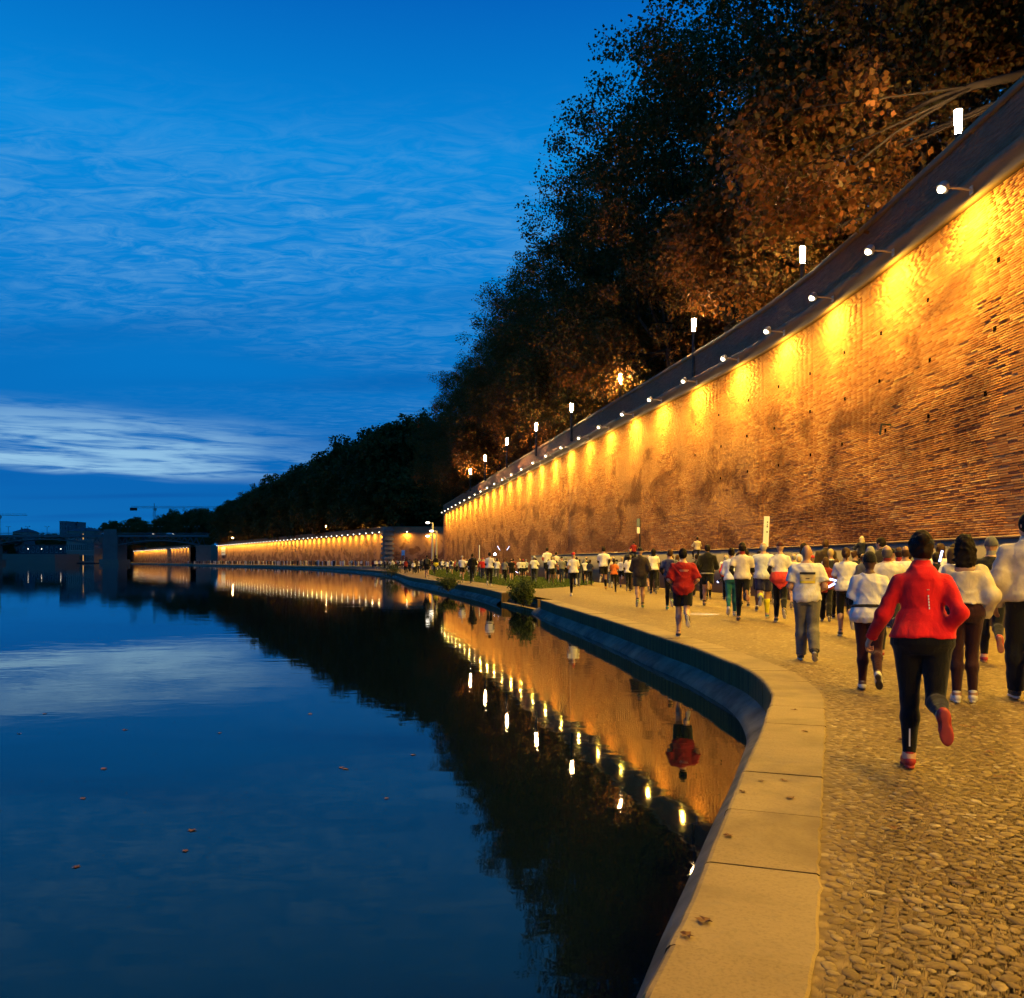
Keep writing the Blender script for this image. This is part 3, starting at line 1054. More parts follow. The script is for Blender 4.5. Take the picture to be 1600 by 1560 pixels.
ball_me = MB().ball((0, 0, 4.6), 0.24, 8, 6).mesh('globe', True); ball_me.materials.append(M['globe'])
pole_me = MB().tube([(0, 0, 0), (0, 0, 4.3)], [0.1, 0.07], 6).mesh('pole'); pole_me.materials.append(M['iron'])
dim_me = MB().ball((0, 0, 4.6), 0.13, 8, 6).mesh('globe', True); dim_me.materials.append(M['lamp_far'])
def globe_lamp(x, y, z, label, s=1.0, group='globe lamps of the far street', dim=False):
    o = tag(empty('street_lamp', (x, y, z)), label, 'street lamp', group)
    link('pole', pole_me, None, o); link('globe', dim_me if dim else ball_me, None, o)
    o.scale = (s, s, s)
for px, py in ((613.5, 803), (635, 800), (667, 796)):
    D = 296; z = EYE + (HOR - py) / F * D
    globe_lamp((px - 800) / F * D, D, 11.05, 'glowing globe street lamp among trees above the harbour square', (z - 11.05) / 4.6)
for k in range(14):
    q = W2A + d2 * (18 + k * 19) - n2 * (3.2 + (k % 3) * 2)
    globe_lamp(q[0], q[1], 11.05, 'small glowing street lamp under the dark trees above the distant wall', 0.7 + 0.2 * (k % 2), 'street lamps under the far trees')
# tall quay lamp posts at the end of the near wall
for px, top, D, hz in ((676, 817, 160, 0), (682, 830, 158, 0), (675.5, 838, 166, 0)):
    X = (px - 800) / F * D; H = EYE + (HOR - top) / F * D
    o = tag(empty('quay_lamp', (X, D, 0)), {817: 'tall pale steel lamp post with side arm at the end of the near wall', 830: 'pale steel lamp post of middle height against the lit wall corner', 838: 'lowest pale lamp post in front of the harbour square'}[top], 'lamp post')
    MB().tube([(0, 0, 0), (0, 0, H)], [0.22, 0.16], 8).build('pole', M['pole'], o)
    MB().tube([(0, 0, H - 0.1), (-0.9, 0, H + 0.05)], 0.1, 6).build('arm', M['pole'], o)
    MB().ball((-0.9, 0, H), (0.42, 0.3, 0.2), 8, 5).build('lamp_head', M['lamp_far'], o, True)
exec_trees = True
# ------------------------------------------------------------------ trees
def limb(mb, a, b, r0, r1, n=6, bend=0.15, seg=4):
    a, b = Vector(a), Vector(b)
    pts, rad = [], []
    side = Vector((rng.uniform(-1, 1), rng.uniform(-1, 1), rng.uniform(-.3, .3))) * bend * (b - a).length
    for k in range(seg + 1):
        t_ = k / seg
        pts.append(a.lerp(b, t_) + side * math.sin(math.pi * t_))
        rad.append(r0 + (r1 - r0) * t_)
    mb.tube(pts, rad, n)
    return pts


def leaf_cloud(centers, per, spread, size, seed, flat=0.8):
    r = np.random.default_rng(seed)
    C = np.repeat(np.array(centers), per, axis=0)
    n = len(C)
    d = r.normal(0, 1, (n, 3)); d /= np.linalg.norm(d, axis=1)[:, None]
    rad = r.uniform(0.15, 1, n) ** 0.6
    sp = np.repeat(r.uniform(0.7, 1.35, len(centers)), per) * spread
    P = C + d * (rad * sp)[:, None] * np.array((1, 1, flat))
    nrm = d * 0.6 + r.normal(0, 0.7, (n, 3)); nrm[:, 2] += 0.35
    nrm /= np.linalg.norm(nrm, axis=1)[:, None]
    ref = r.normal(0, 1, (n, 3))
    u = np.cross(nrm, ref); u /= np.linalg.norm(u, axis=1)[:, None] + 1e-9
    v = np.cross(nrm, u)
    s = size * r.uniform(0.6, 1.3, n)[:, None]
    V = np.empty((n, 4, 3), np.float32)
    V[:, 0] = P - u * s * 0.6
    V[:, 1] = P - v * s * 0.5 + nrm * s * 0.12
    V[:, 2] = P + u * s * 0.6
    V[:, 3] = P + v * s * 0.5 + nrm * s * 0.12
    return V.reshape(-1, 3), np.arange(4 * n).reshape(n, 4)


def make_tree(seed, H=22.0, RX=7.5, base=2.4, ncl=380, per=145, spread=1.25, size=0.175, mat='leaf', shape=1.0):
    """a plane tree of height H: tapered trunk with limbs, crown of clumped leaves"""
    r = np.random.default_rng(seed)
    global rng
    rng = random.Random(seed)
    mb = MB()
    fork = 4.5 + r.uniform(0, 1.2)
    tilt = r.normal(0, 0.3, 2)
    top = (tilt[0], tilt[1], fork)
    mb.tube([(0, 0, -0.2), (0, 0, 0.5), (tilt[0] * .5, tilt[1] * .5, fork * .55), top], [0.62, 0.46, 0.38, 0.34], 10)
    # lobes of the crown
    lobes = []
    nl = 9
    for k in range(nl):
        a = 2 * math.pi * k / nl + r.uniform(-.3, .3)
        zz = r.uniform(0.28, 0.72)
        q = RX * r.uniform(0.42, 0.72)
        lobes.append((math.cos(a) * q, math.sin(a) * q, base + (H - base) * zz, r.uniform(0.36, 0.5) * RX))
    lobes.append((r.normal(0, .8), r.normal(0, .8), base + (H - base) * 0.82, 0.42 * RX))
    lobes.append((r.normal(0, 1.2), r.normal(0, 1.2), base + (H - base) * 0.62, 0.55 * RX))
    for k in range(6):
        a = r.uniform(0, 6.28); q = RX * r.uniform(0.45, 0.85)
        lobes.append((math.cos(a) * q, math.sin(a) * q, base + (H - base) * r.uniform(0.05, 0.25), r.uniform(0.24, 0.34) * RX))
    for (x, y, z_, q) in lobes:
        pts = limb(mb, top, (x * .62, y * .62, fork + (z_ - fork) * .7), 0.18, 0.05, 6, 0.2)
        for _ in range(3):
            e = Vector((x, y, z_)) + Vector(r.normal(0, .5, 3)) * q * .8
            limb(mb, pts[2], e, 0.05, 0.015, 4, 0.2, 3)
    cs = []
    while len(cs) < ncl:
        x, y, z_, q = lobes[int(r.integers(len(lobes)))]
        d = r.normal(0, 1, 3); d /= np.linalg.norm(d)
        rad = q * r.uniform(0.45, 1.05) * (1 if r.random() < .9 else 1.18)
        c_ = np.array((x, y, z_)) + d * rad * np.array((1, 1, 1.15))
        if c_[2] < base - 0.6 or c_[2] > H:
            continue
        cs.append(c_)
    V, Fq = leaf_cloud(cs, per, spread, size, seed + 5)
    tm = mb.mesh('trunk', True); tm.materials.append(M['bark'])
    cm = mesh_np('crown', V, Fq); cm.materials.append(M[mat])
    return tm, cm


protos = [make_tree(s, 28.5, 9.2) for s in (21, 22, 23, 24)]
fprotos = [make_tree(s, 24.0, 7.8, 1.5, 260, 60, 1.5, 0.48, 'leaf_far') for s in (31, 32, 33)]
rng = random.Random(99)


def place_tree(proto, x, y, z, label, group, s=1.0, rz=None, sz=1.0, name='plane_tree'):
    o = tag(empty(name, (x, y, z), rng.uniform(0, 6.28) if rz is None else rz), label, 'tree', group)
    o.scale = (s, s, s * sz)
    link('trunk', proto[0], None, o); link('crown', proto[1], None, o)
    return o


u = 36.0
k = 0
while u < total - 3:
    p, nv = wall_point(u)
    q = p - nv * (5.6 + rng.uniform(-.5, .5))
    place_tree(protos[k % 4], q[0], q[1], 11.0, 'tall autumn plane tree with brown foliage on the terrace above the tall wall', 'plane trees on the near terrace', rng.uniform(0.95, 1.06))
    u += 8.8 + rng.uniform(-.6, .6)
    k += 1
place_tree(protos[1], WC[0] + 1.5, WC[1] - 1.0 + 4.0, 11.0, 'broad brown plane tree at the very corner of the tall wall', None, 1.0, 2.0); k += 1
u = 40.0
while u < total + 6:          # second row of the avenue
    p, nv = wall_point(u)
    q = p - nv * (15.0 + rng.uniform(-1, 1))
    place_tree(protos[k % 4], q[0], q[1], 11.0, 'plane tree in the second row of the terrace avenue', 'plane trees in the second terrace row', rng.uniform(0.95, 1.05))
    u += 12.5
    k += 1
for row, off in ((0, 6.0), (1, 16.0)):
    s_ = 4.0
    while s_ < L2 + 20:
        q = W2A + d2 * s_ - n2 * (off + rng.uniform(-1, 1))
        place_tree(fprotos[k % 3], q[0], q[1], 11.0, 'dark plane tree in the long row above the distant wall', 'plane trees above the distant wall', rng.uniform(0.95, 1.07) * (1.62 - 0.50 * min(1, s_ / L2)))
        s_ += 9.5 if row == 0 else 12
        k += 1
for s_ in range(5):
    place_tree(fprotos[k % 3], -36 + s_ * 11 + rng.uniform(-1, 1), 300 + rng.uniform(-3, 3) + 9 * (s_ % 2), 11.0, 'dark plane tree lit from below on the harbour square', 'plane trees of the harbour square', rng.uniform(1.35, 1.5)); k += 1
for s_ in range(26):
    f_ = s_ / 25
    q = np.array((-225 - 205 * f_, 590 + 300 * f_)) + np.array((14, 6))
    place_tree(fprotos[k % 3], q[0] + rng.uniform(-4, 4), q[1] + rng.uniform(-4, 4), 11.0, 'far dark tree behind the iron bridge', 'far trees behind the bridge', rng.uniform(1.05, 1.4)); k += 1

# ------------------------------------------------------------------ bushes on the quay edge
def bush(px, py, wd, ht, seed, label):
    x, y = ground(px, py, -0.2)
    cs = []
    r = np.random.default_rng(seed)
    for _ in range(26):
        d = r.normal(0, 1, 3); d /= np.linalg.norm(d)
        c_ = d * np.array((wd, wd, ht)) * 0.40 * r.uniform(0.3, 1); c_[2] += ht * 0.5
        cs.append(c_)
    V, Fq = leaf_cloud(cs, 70, wd * 0.2, 0.075, seed)
    o = tag(empty('bush', (x, y, -0.35)), label, 'bush', 'bushes growing from the quay wall')
    mb = MB()
    for c_ in cs[::3]:
        limb(mb, (0, 0, 0.0), tuple(c_), 0.025, 0.008, 4, 0.1, 2)
    mb.build('stem', M['bark'], o)
    link('foliage', mesh_np('foliage', V, Fq), M['leaf_bush'], o)
bush(818, 941, 1.35, 1.15, 1, 'large dark bush growing out of the quay wall beside the landing steps')
bush(806, 938, 0.8, 0.8, 5, 'smaller tuft of the bush overhanging the landing steps')
bush(700, 920, 1.7, 1.0, 2, 'green bush hanging over the quay edge beside the lawn')
bush(612, 900, 3.0, 1.8, 3, 'distant bush at the corner of the quay edge')

# ------------------------------------------------------------------ buildings
def building(x0, x1, y, depth, z0, h, wallmat, roofmat, label, name='town_house', cols=5, rows=4, lit=0, rz=0.0, roof_h=3.0, loc=None):
    o = tag(empty(name, (x0, y, z0) if loc is None else loc, rz), label, 'building')
    wd = x1 - x0
    MB().box((wd / 2, depth / 2, h / 2), (wd, depth, h)).build('wall', wallmat, o)
    MB().box((wd / 2, depth / 2, h + 0.15), (wd + 0.8, depth + 0.8, 0.3)).build('cornice', M['stone'], o)
    if roof_h:
        a = [(-.6, -.6, h + .3), (wd + .6, -.6, h + .3), (wd + .6, depth + .6, h + .3), (-.6, depth + .6, h + .3)]
        r0, r1 = (depth * .35, depth / 2, h + .3 + roof_h), (wd - depth * .35, depth / 2, h + .3 + roof_h)
        if r1[0] <= r0[0]: r0 = (wd * .4, depth / 2, h + .3 + roof_h); r1 = (wd * .6, depth / 2, h + .3 + roof_h)
        rb = MB().poly([a[0], a[1], r1, r0]).poly([a[1], a[2], r1]).poly([a[2], a[3], r0, r1]).poly([a[3], a[0], r0]).build('roof', roofmat, o)
        MB().box((wd * .3, depth * .4, h + roof_h), (1.0, 1.0, 2.6)).build('chimney', M['facade_pink'], rb)
    cw = wd / cols; rh = h / rows
    for i in range(cols):
        for j in range(rows):
            wx, wz = cw * (i + .5), rh * (j + .5)
            f_ = MB().box((wx, -0.03, wz), (cw * .46, 0.14, rh * .62)).build('window', M['frame'], o)
            MB().box((wx, -0.11, wz), (cw * .38, 0.04, rh * .54)).build('pane', M['warmwin'] if rng.random() < lit else M['glass'], f_)
    return o


hs = [('facade', 'cream terraced town house behind the plane trees', 19, 6), ('facade_pink', 'pink brick town house behind the plane trees', 17, 7), ('facade', 'taller cream town house with tiled roof behind the plane trees', 21, 5)]
pos_y = 20.0
for i in range(6):
    mt, lb, h_, c_ = hs[i % 3]
    q, nv = wall_point(45 + pos_y)
    q = q - nv * 30
    tdir = dirA if 45 + pos_y < lenA else dirB
    ang = math.atan2(tdir[1], tdir[0])
    building(0, 24, 0, 12, 0, h_, M[mt], M['roof'], lb + [', first of the row', ', second of the row', ', third of the row', ', fourth of the row', ', fifth of the row', ', last of the row'][i], 'town_house', c_, 5, 0.04, ang + math.pi, 3.5, (q[0] + tdir[0] * 24, q[1] + tdir[1] * 24, 11.05))
    pos_y += 25
for i, (px, D) in enumerate(((598, 330), (640, 325), (682, 322))):
    building(0, 13, 0, 8, 0, 13, M['facade_pink'], M['roof'], ['narrow orange lit house front behind the harbour square trees', 'orange lit house front between the globe lamps of the harbour square', 'house front at the right end of the harbour square'][i], 'town_house', 4, 4, 0.35, 0, 3, ((px - 800) / F * D - 6, D, 11.05))

# left bank, beyond the bridge
def at(px, D): return (px - 800) / F * D
def zt(py, D): return EYE + (HOR - py) / F * D
MB()
lb = tag(MB().box((at(-30, 700), 720, 3.0), (120, 40, 8.5)).build('stone_bank_wall', M['stone']), 'pale stone bank wall under the left end of the bridge', 'wall')
for (p0, p1, top, D, mt, rf, lab, cols, rows, rh_) in [
        (-20, 38, 838, 820, 'facade_grey', 'slate', 'low grey block with flat top on the far left bank', 9, 3, 0),
        (20, 46, 826, 900, 'facade', 'slate', 'pale house with pointed roof on the far left bank', 5, 4, 4),
        (34, 106, 852, 760, 'slate', 'slate', 'long dark warehouse at the far waterline', 10, 2, 0),
        (93, 104, 815, 880, 'facade_grey', 'slate', 'slim blue grey tower block on the far bank', 3, 9, 0),
        (105, 121, 816, 900, 'facade_grey', 'slate', 'wider pale tower block beside the slim one', 4, 9, 0),
        (104, 147, 825, 740, 'facade', 'slate', 'long pale columned building behind the bridge', 14, 3, 3),
        (288, 322, 796, 950, 'facade_pink', 'slate', 'large building with a rounded pale roof above the far trees', 7, 6, 4)]:
    building(at(p0, D), at(p1, D), D, 18, -0.5, zt(top, D) + 0.5 - rh_, M[mt], M[rf], lab, 'far_building', cols, rows, 0.02, 0, rh_)
lbank = MB().box((at(40, 790) - 60, 830, -0.3), (360, 190, 1.0)).build('far_bank', M['asphalt']); tag(lbank, kind='structure')
for px, py in ((44, 858), (65, 858), (95, 858)):
    D = 735
    globe_lamp(at(px, D), D, 0.2, 'lone lamp glowing on the dark far waterfront', (zt(py, D) - .2) / 4.6, 'lamps on the far waterfront', True)
for i, px in enumerate((10, 30, 55, 62, 70, 78, 85, 92, 128, 140, 152, 160, 168, 178, 190)):
    D = 800 + (i % 4) * 25
    place_tree(fprotos[i % 3], at(px, D), D, 0.2, 'far dark tree on the left bank', 'far trees on the left bank', (zt(838 - (i * 7) % 14 - (8 if px > 120 else 0), D)) / 24.0)

# iron bridge
br = tag(empty('iron_bridge', (at(176, 560), 560, 0)), 'dark iron arch truss bridge with stone pier crossing the river', 'bridge')
bx0 = at(176, 560)
def BX(px): return at(px, 560) - bx0
ZD = zt(836, 560)
MB().box(((BX(-260) + BX(330)) / 2, 0, ZD - 0.8), (BX(330) - BX(-260), 12, 1.3)).build('deck', M['bridge'], br)
rl = MB()
for s in (-6, 6):
    rl.box(((BX(-260) + BX(330)) / 2, s, ZD + 1.1), (BX(330) - BX(-260), 0.14, 0.14))
    rl.box(((BX(-260) + BX(330)) / 2, s, ZD + 0.55), (BX(330) - BX(-260), 0.08, 0.08))
rl.build('railing', M['bridge'], br)
def span(p0, p1, zlow, zmid):
    a, b = BX(p0), BX(p1)
    n = 14
    for s in (-5.5, 5.5):
        ch = MB(); wb_ = MB()
        pts = []
        for k in range(n + 1):
            t_ = k / n
            z_ = zlow + (zmid - zlow) * (1 - (2 * t_ - 1) ** 2)
            pts.append((a + (b - a) * t_, s, z_))
        for k in range(n):
            ch.bar(pts[k], pts[k + 1], 0.45, 0.55)
            m_ = ((pts[k][0] + pts[k + 1][0]) / 2, s, ZD - 1.5)
            wb_.bar(pts[k], m_, 0.28); wb_.bar(m_, pts[k + 1], 0.28)
        ch.build('arch_chord', M['bridge'], br); wb_.build('web_truss', M['bridge'], br)
span(-20, 165, zt(856, 560), zt(843, 560)); span(-220, -22, zt(856, 560), zt(843, 560)); span(188, 316, zt(853, 560), zt(845, 560))
for px in (176, -21):
    MB().box((BX(px) + 1.5, 0, ZD / 2 - 1.5), (9.5, 14, ZD + 2)).build('pier', M['pier'], br)
    MB().box((BX(px) + 1.5, 0, 0.8), (12.5, 17, 3.5)).build('pier_base', M['stone'], br)
    MB().box((BX(px) + 1.5, -6.6, ZD + 1.5), (8, 0.9, 3.6)).build('pier_parapet', M['pier'], br)
ab = tag(MB().box((at(322, 560), 566, 5.5), (9.5, 22, 12.6)).build('bridge_abutment', M['facade_pink']), 'reddish brick bridge abutment beside the distant lit wall', 'abutment')
for i, px in enumerate((20, 50, 80, 113, 140, 193, 205, 240, 255, 296, 312)):
    o = tag(empty('bridge_lamp', (at(px, 560), 555, ZD - 0.15)), 'twin headed lamp post on the bridge deck', 'lamp post', 'twin lamp posts on the bridge')
    MB().tube([(0, 0, 0), (0, 0, 5.2)], 0.12, 5).build('pole', M['iron'], o)
    MB().bar((-1.2, 0, 5.2), (1.2, 0, 5.2), 0.12).build('cross_arm', M['iron'], o)
    for s in (-1.2, 1.2):
        MB().ball((s, 0, 5.35), 0.3, 6, 4).build('globe', M['frame'], o)
carm = [plain('car_paint_%s' % n_, c_, 0.25, 0.03, 1, 0.2, 0.5, 0.0) for n_, c_ in (('silver', (0.4, 0.42, 0.45)), ('dark', (0.03, 0.03, 0.04)), ('white', (0.6, 0.6, 0.6)))]
for i, (px, lab) in enumerate(((167, 'silver car crossing the bridge above the pier'), (237, 'dark car crossing the bridge beside a twin lamp'), (268, 'white car near the right end of the bridge'))):
    o = tag(empty('car', (at(px, 560), 557, ZD - 0.15)), lab, 'car')
    sil = [(-2.1, .35), (2.1, .35), (2.15, .75), (1.3, .95), (.7, 1.45), (-1.1, 1.45), (-1.9, .95), (-2.15, .8)]
    mb = MB(); nn = len(sil)
    mb.v = [(x, -.85, z) for x, z in sil] + [(x, .85, z) for x, z in sil]
    mb.f = [tuple(range(nn)), tuple(reversed(range(nn, 2 * nn)))] + [(k, k + nn, (k + 1) % nn + nn, (k + 1) % nn) for k in range(nn)]
    mb.build('body', carm[i], o)
    for sx in (-1.3, 1.3):
        for sy in (-.8, .8):
            MB().tube([(sx, sy - .1, .33), (sx, sy + .1, .33)], .33, 10).build('wheel', M['iron'], o)
    for sy in (-.6, .6):
        MB().ball((2.14, sy, .68), .12, 6, 4).build('headlight', M['lamp_far'], o)

# tower cranes
def crane(pxm, D, pyj, px0, px1, label):
    H = zt(pyj, D)
    o = tag(empty('tower_crane', (at(pxm, D), D, 0)), label, 'crane')
    mast = MB()
    for sx in (-.9, .9):
        for sy in (-.9, .9):
            mast.bar((sx, sy, 0), (sx, sy, H), 0.22)
    for k in range(int(H / 3)):
        s = 1 if k % 2 else -1
        mast.bar((-.9 * s, -.9, k * 3), (.9 * s, -.9, k * 3 + 3), 0.14)
        mast.bar((.9, -.9 * s, k * 3), (.9, .9 * s, k * 3 + 3), 0.14)
    mast.build('mast', M['steel'], o)
    a, b = at(px0, D) - at(pxm, D), at(px1, D) - at(pxm, D)
    j = MB()
    for z_, y_ in ((0, -.8), (0, .8), (1.8, 0)):
        j.bar((a, y_, H + z_), (b, y_, H + z_), 0.26)
    n_ = int(abs(b - a) / 2.6)
    for k in range(n_):
        x_ = a + (b - a) * k / n_; x2 = a + (b - a) * (k + .5) / n_; x3 = a + (b - a) * (k + 1) / n_
        j.bar((x_, -.8, H), (x2, 0, H + 1.8), 0.14); j.bar((x2, 0, H + 1.8), (x3, -.8, H), 0.14)
    j.build('jib', M['steel'], o)
    MB().box((a + 2.5, 0, H - 1.2), (7, 2.4, 3.2)).build('counterweight', M['iron'], o)
    MB().box((1.6, -1.2, H - 1.6), (2.0, 2.0, 2.6)).build('cab', M['frame'], o)
    MB().bar((0, 0, H), (0, 0, H + 5), 0.5).build('apex', M['steel'], o)
crane(241, 930, 794, 205, 345, 'long tower crane jib above the far trees')
crane(-1, 930, 806, -18, 42, 'tower crane at the far left above the bank')

# ------------------------------------------------------------------ signs
def sign_at(px, D, nlab, build):
    pass
# tall narrow information board fixed to the wall
u_s = wall_u(np.array((at(1234, 35.6), 35.6)))
p, nv = wall_point(u_s)
o = tag(empty('information_board', (p[0] + nv[0] * 0.5, p[1] + nv[1] * 0.5, 2.10), 0.0), 'tall narrow white information board standing on the plinth against the brick', 'sign')
MB().box((0, 0, 0.62), (0.22, 0.05, 1.24)).build('panel', M['white_board'], o)
MB().box((0.0, 0.04, 0.6), (0.06, 0.04, 1.2)).build('batten', M['iron'], o)
for z_, w_ in ((1.0, .05), (.82, .06), (.6, .06), (.9, .03)):
    MB().box((0.03, -0.0265, z_), (w_, 0.003, 0.07)).build('printed_mark', M['sign_blue'], o)
o.rotation_euler = (0, R(2.5), R(-4))
# post with two small plates
D = 46.5
o = tag(empty('sign_post', (at(998, D), D, 0)), 'thin dark post with two stacked blue grey plates before the wall', 'sign')
MB().tube([(0.06, 0, 0), (0.06, 0, zt(810, D))], 0.035, 8).build('post', M['iron'], o)
MB().box((-0.03, -0.05, zt(817, D)), (0.16, 0.03, 0.44)).build('plate', M['sign_blue'], o)
MB().box((-0.03, -0.05, zt(829, D)), (0.15, 0.03, 0.33)).build('plate', M['white_board'], o)
D = 92
o = tag(MB().tube([(at(749, D), D, 0), (at(749, D), D, zt(852, D))], 0.05, 6).build('slim_pole', M['white_board']), 'slim pale pole sticking up out of the crowd by the wall', 'pole')
# banner on the distant wall
q = W2B - d2 * 18
o = tag(empty('banner', (q[0] + n2[0] * .2, q[1] + n2[1] * .2, 5.0), math.atan2(d2[1], d2[0]) + math.pi), 'pale banner hung on the far end of the distant wall', 'banner')
MB().box((0, 0, 2.2), (11, 0.08, 4.6)).build('cloth', M['white_board'], o)
for k in range(2):
    MB().box((0, -0.06, 1.5 + k * 1.7), (9, 0.02, 0.9)).build('printed_mark', M['frame'], o)
D = 262
o = tag(empty('notice_board', (at(630, D), D, 0)), 'pale notice board raised above the crowd in the harbour square', 'sign')
MB().box((0, 0, zt(864, D)), (1.0, 0.1, 1.6)).build('panel', M['white_board'], o)
for s in (-.45, .45):
    MB().box((s, 0, zt(864, D) / 2 - .4), (0.1, 0.1, zt(864, D) - .8)).build('leg', M['frame'], o)
# bracket pipe sticking out of the brickwork, and black blocks for the shade in small holes
p, nv = wall_point(lenA - 8.6)
o = tag(MB().tube([(p[0], p[1], 5.6), (p[0] + nv[0] * .3, p[1] + nv[1] * .3, 5.62), (p[0] + nv[0] * .34, p[1] + nv[1] * .34, 5.3)], 0.035, 7).build('wall_spout', M['iron']), 'small bent dark spout sticking out of the near brickwork', 'spout')
M['hole'] = plain('hole_shade', (0.006, 0.004, 0.003), 1.0, 0.2, 5, spec=0.0)  # near-black colour paints the shade inside the holes; nothing is recessed
hole_me = MB().box((0, 0, 0), (0.10, 0.065, 0.11)).mesh('putlog_hole_shade'); hole_me.materials.append(M['hole'])
for k in range(26):
    u_ = lenA - 14 + (k % 9) * 3.0 + rng.uniform(-.3, .3)
    p, nv = wall_point(u_)
    z_ = 8.6 - (k // 9) * 1.55 + rng.uniform(-.08, .08)
    o = link('putlog_hole_shade', hole_me, None, wall1)
    o.location = (p[0] - W0[0] , p[1] - W0[1], z_)
    o.rotation_euler = (0, 0, math.atan2(nv[1], nv[0]) + math.pi / 2)

# ------------------------------------------------------------------ people
# Figures are smooth unions of tapered limbs on a posed skeleton, turned into one continuous surface
# (surface nets); clothes, hair and shoes are surfaces of their own over the body.
def surface_nets(A, lo, h):
    s = A < 0
    n = np.array(A.shape)
    c = sum(s[i:n[0] - 1 + i, j:n[1] - 1 + j, k:n[2] - 1 + k].astype(np.int8) for i in (0, 1) for j in (0, 1) for k in (0, 1))
    act = (c > 0) & (c < 8)
    I = np.argwhere(act)
    if len(I) == 0:
        return np.zeros((0, 3)), np.zeros((0, 4), int)
    idx = np.full(act.shape, -1, np.int32)
    idx[act] = np.arange(len(I))
    P = np.zeros((len(I), 3)); W = np.zeros(len(I))
    cor = [np.array((i, j, k)) for i in (0, 1) for j in (0, 1) for k in (0, 1)]
    for ax in range(3):
        for c0 in cor:
            if c0[ax]: continue
            c1 = c0.copy(); c1[ax] = 1
            q0, q1 = I + c0, I + c1
            a, b = A[tuple(q0.T)], A[tuple(q1.T)]
            x = (a < 0) != (b < 0)
            t_ = np.where(x, a / np.where(x, a - b, 1), 0)
            p = q0 + t_[:, None] * (c1 - c0)
            P += p * x[:, None]; W += x
    V = lo + h * (P / W[:, None])
    Fs = []
    for ax in range(3):
        sl0 = [slice(1, -1)] * 3; sl1 = [slice(1, -1)] * 3
        sl0[ax] = slice(0, -1); sl1[ax] = slice(1, None)
        e0, e1 = s[tuple(sl0)], s[tuple(sl1)]
        u_, v_ = (ax + 1) % 3, (ax + 2) % 3
        for flip in (False, True):
            E = np.argwhere(e0 & ~e1) if not flip else np.argwhere(~e0 & e1)
            if len(E) == 0: continue
            E = E.copy()
            for b_ in range(3):
                if b_ != ax: E[:, b_] += 1
            q = []
            for du_, dv_ in ((-1, -1), (0, -1), (0, 0), (-1, 0)):
                o_ = E.copy(); o_[:, u_] += du_; o_[:, v_] += dv_
                q.append(idx[tuple(o_.T)])
            q = np.stack(q, 1)
            Fs.append(q[:, ::-1] if flip else q)
    Fq = np.concatenate(Fs)
    return V, Fq[(Fq >= 0).all(1)]


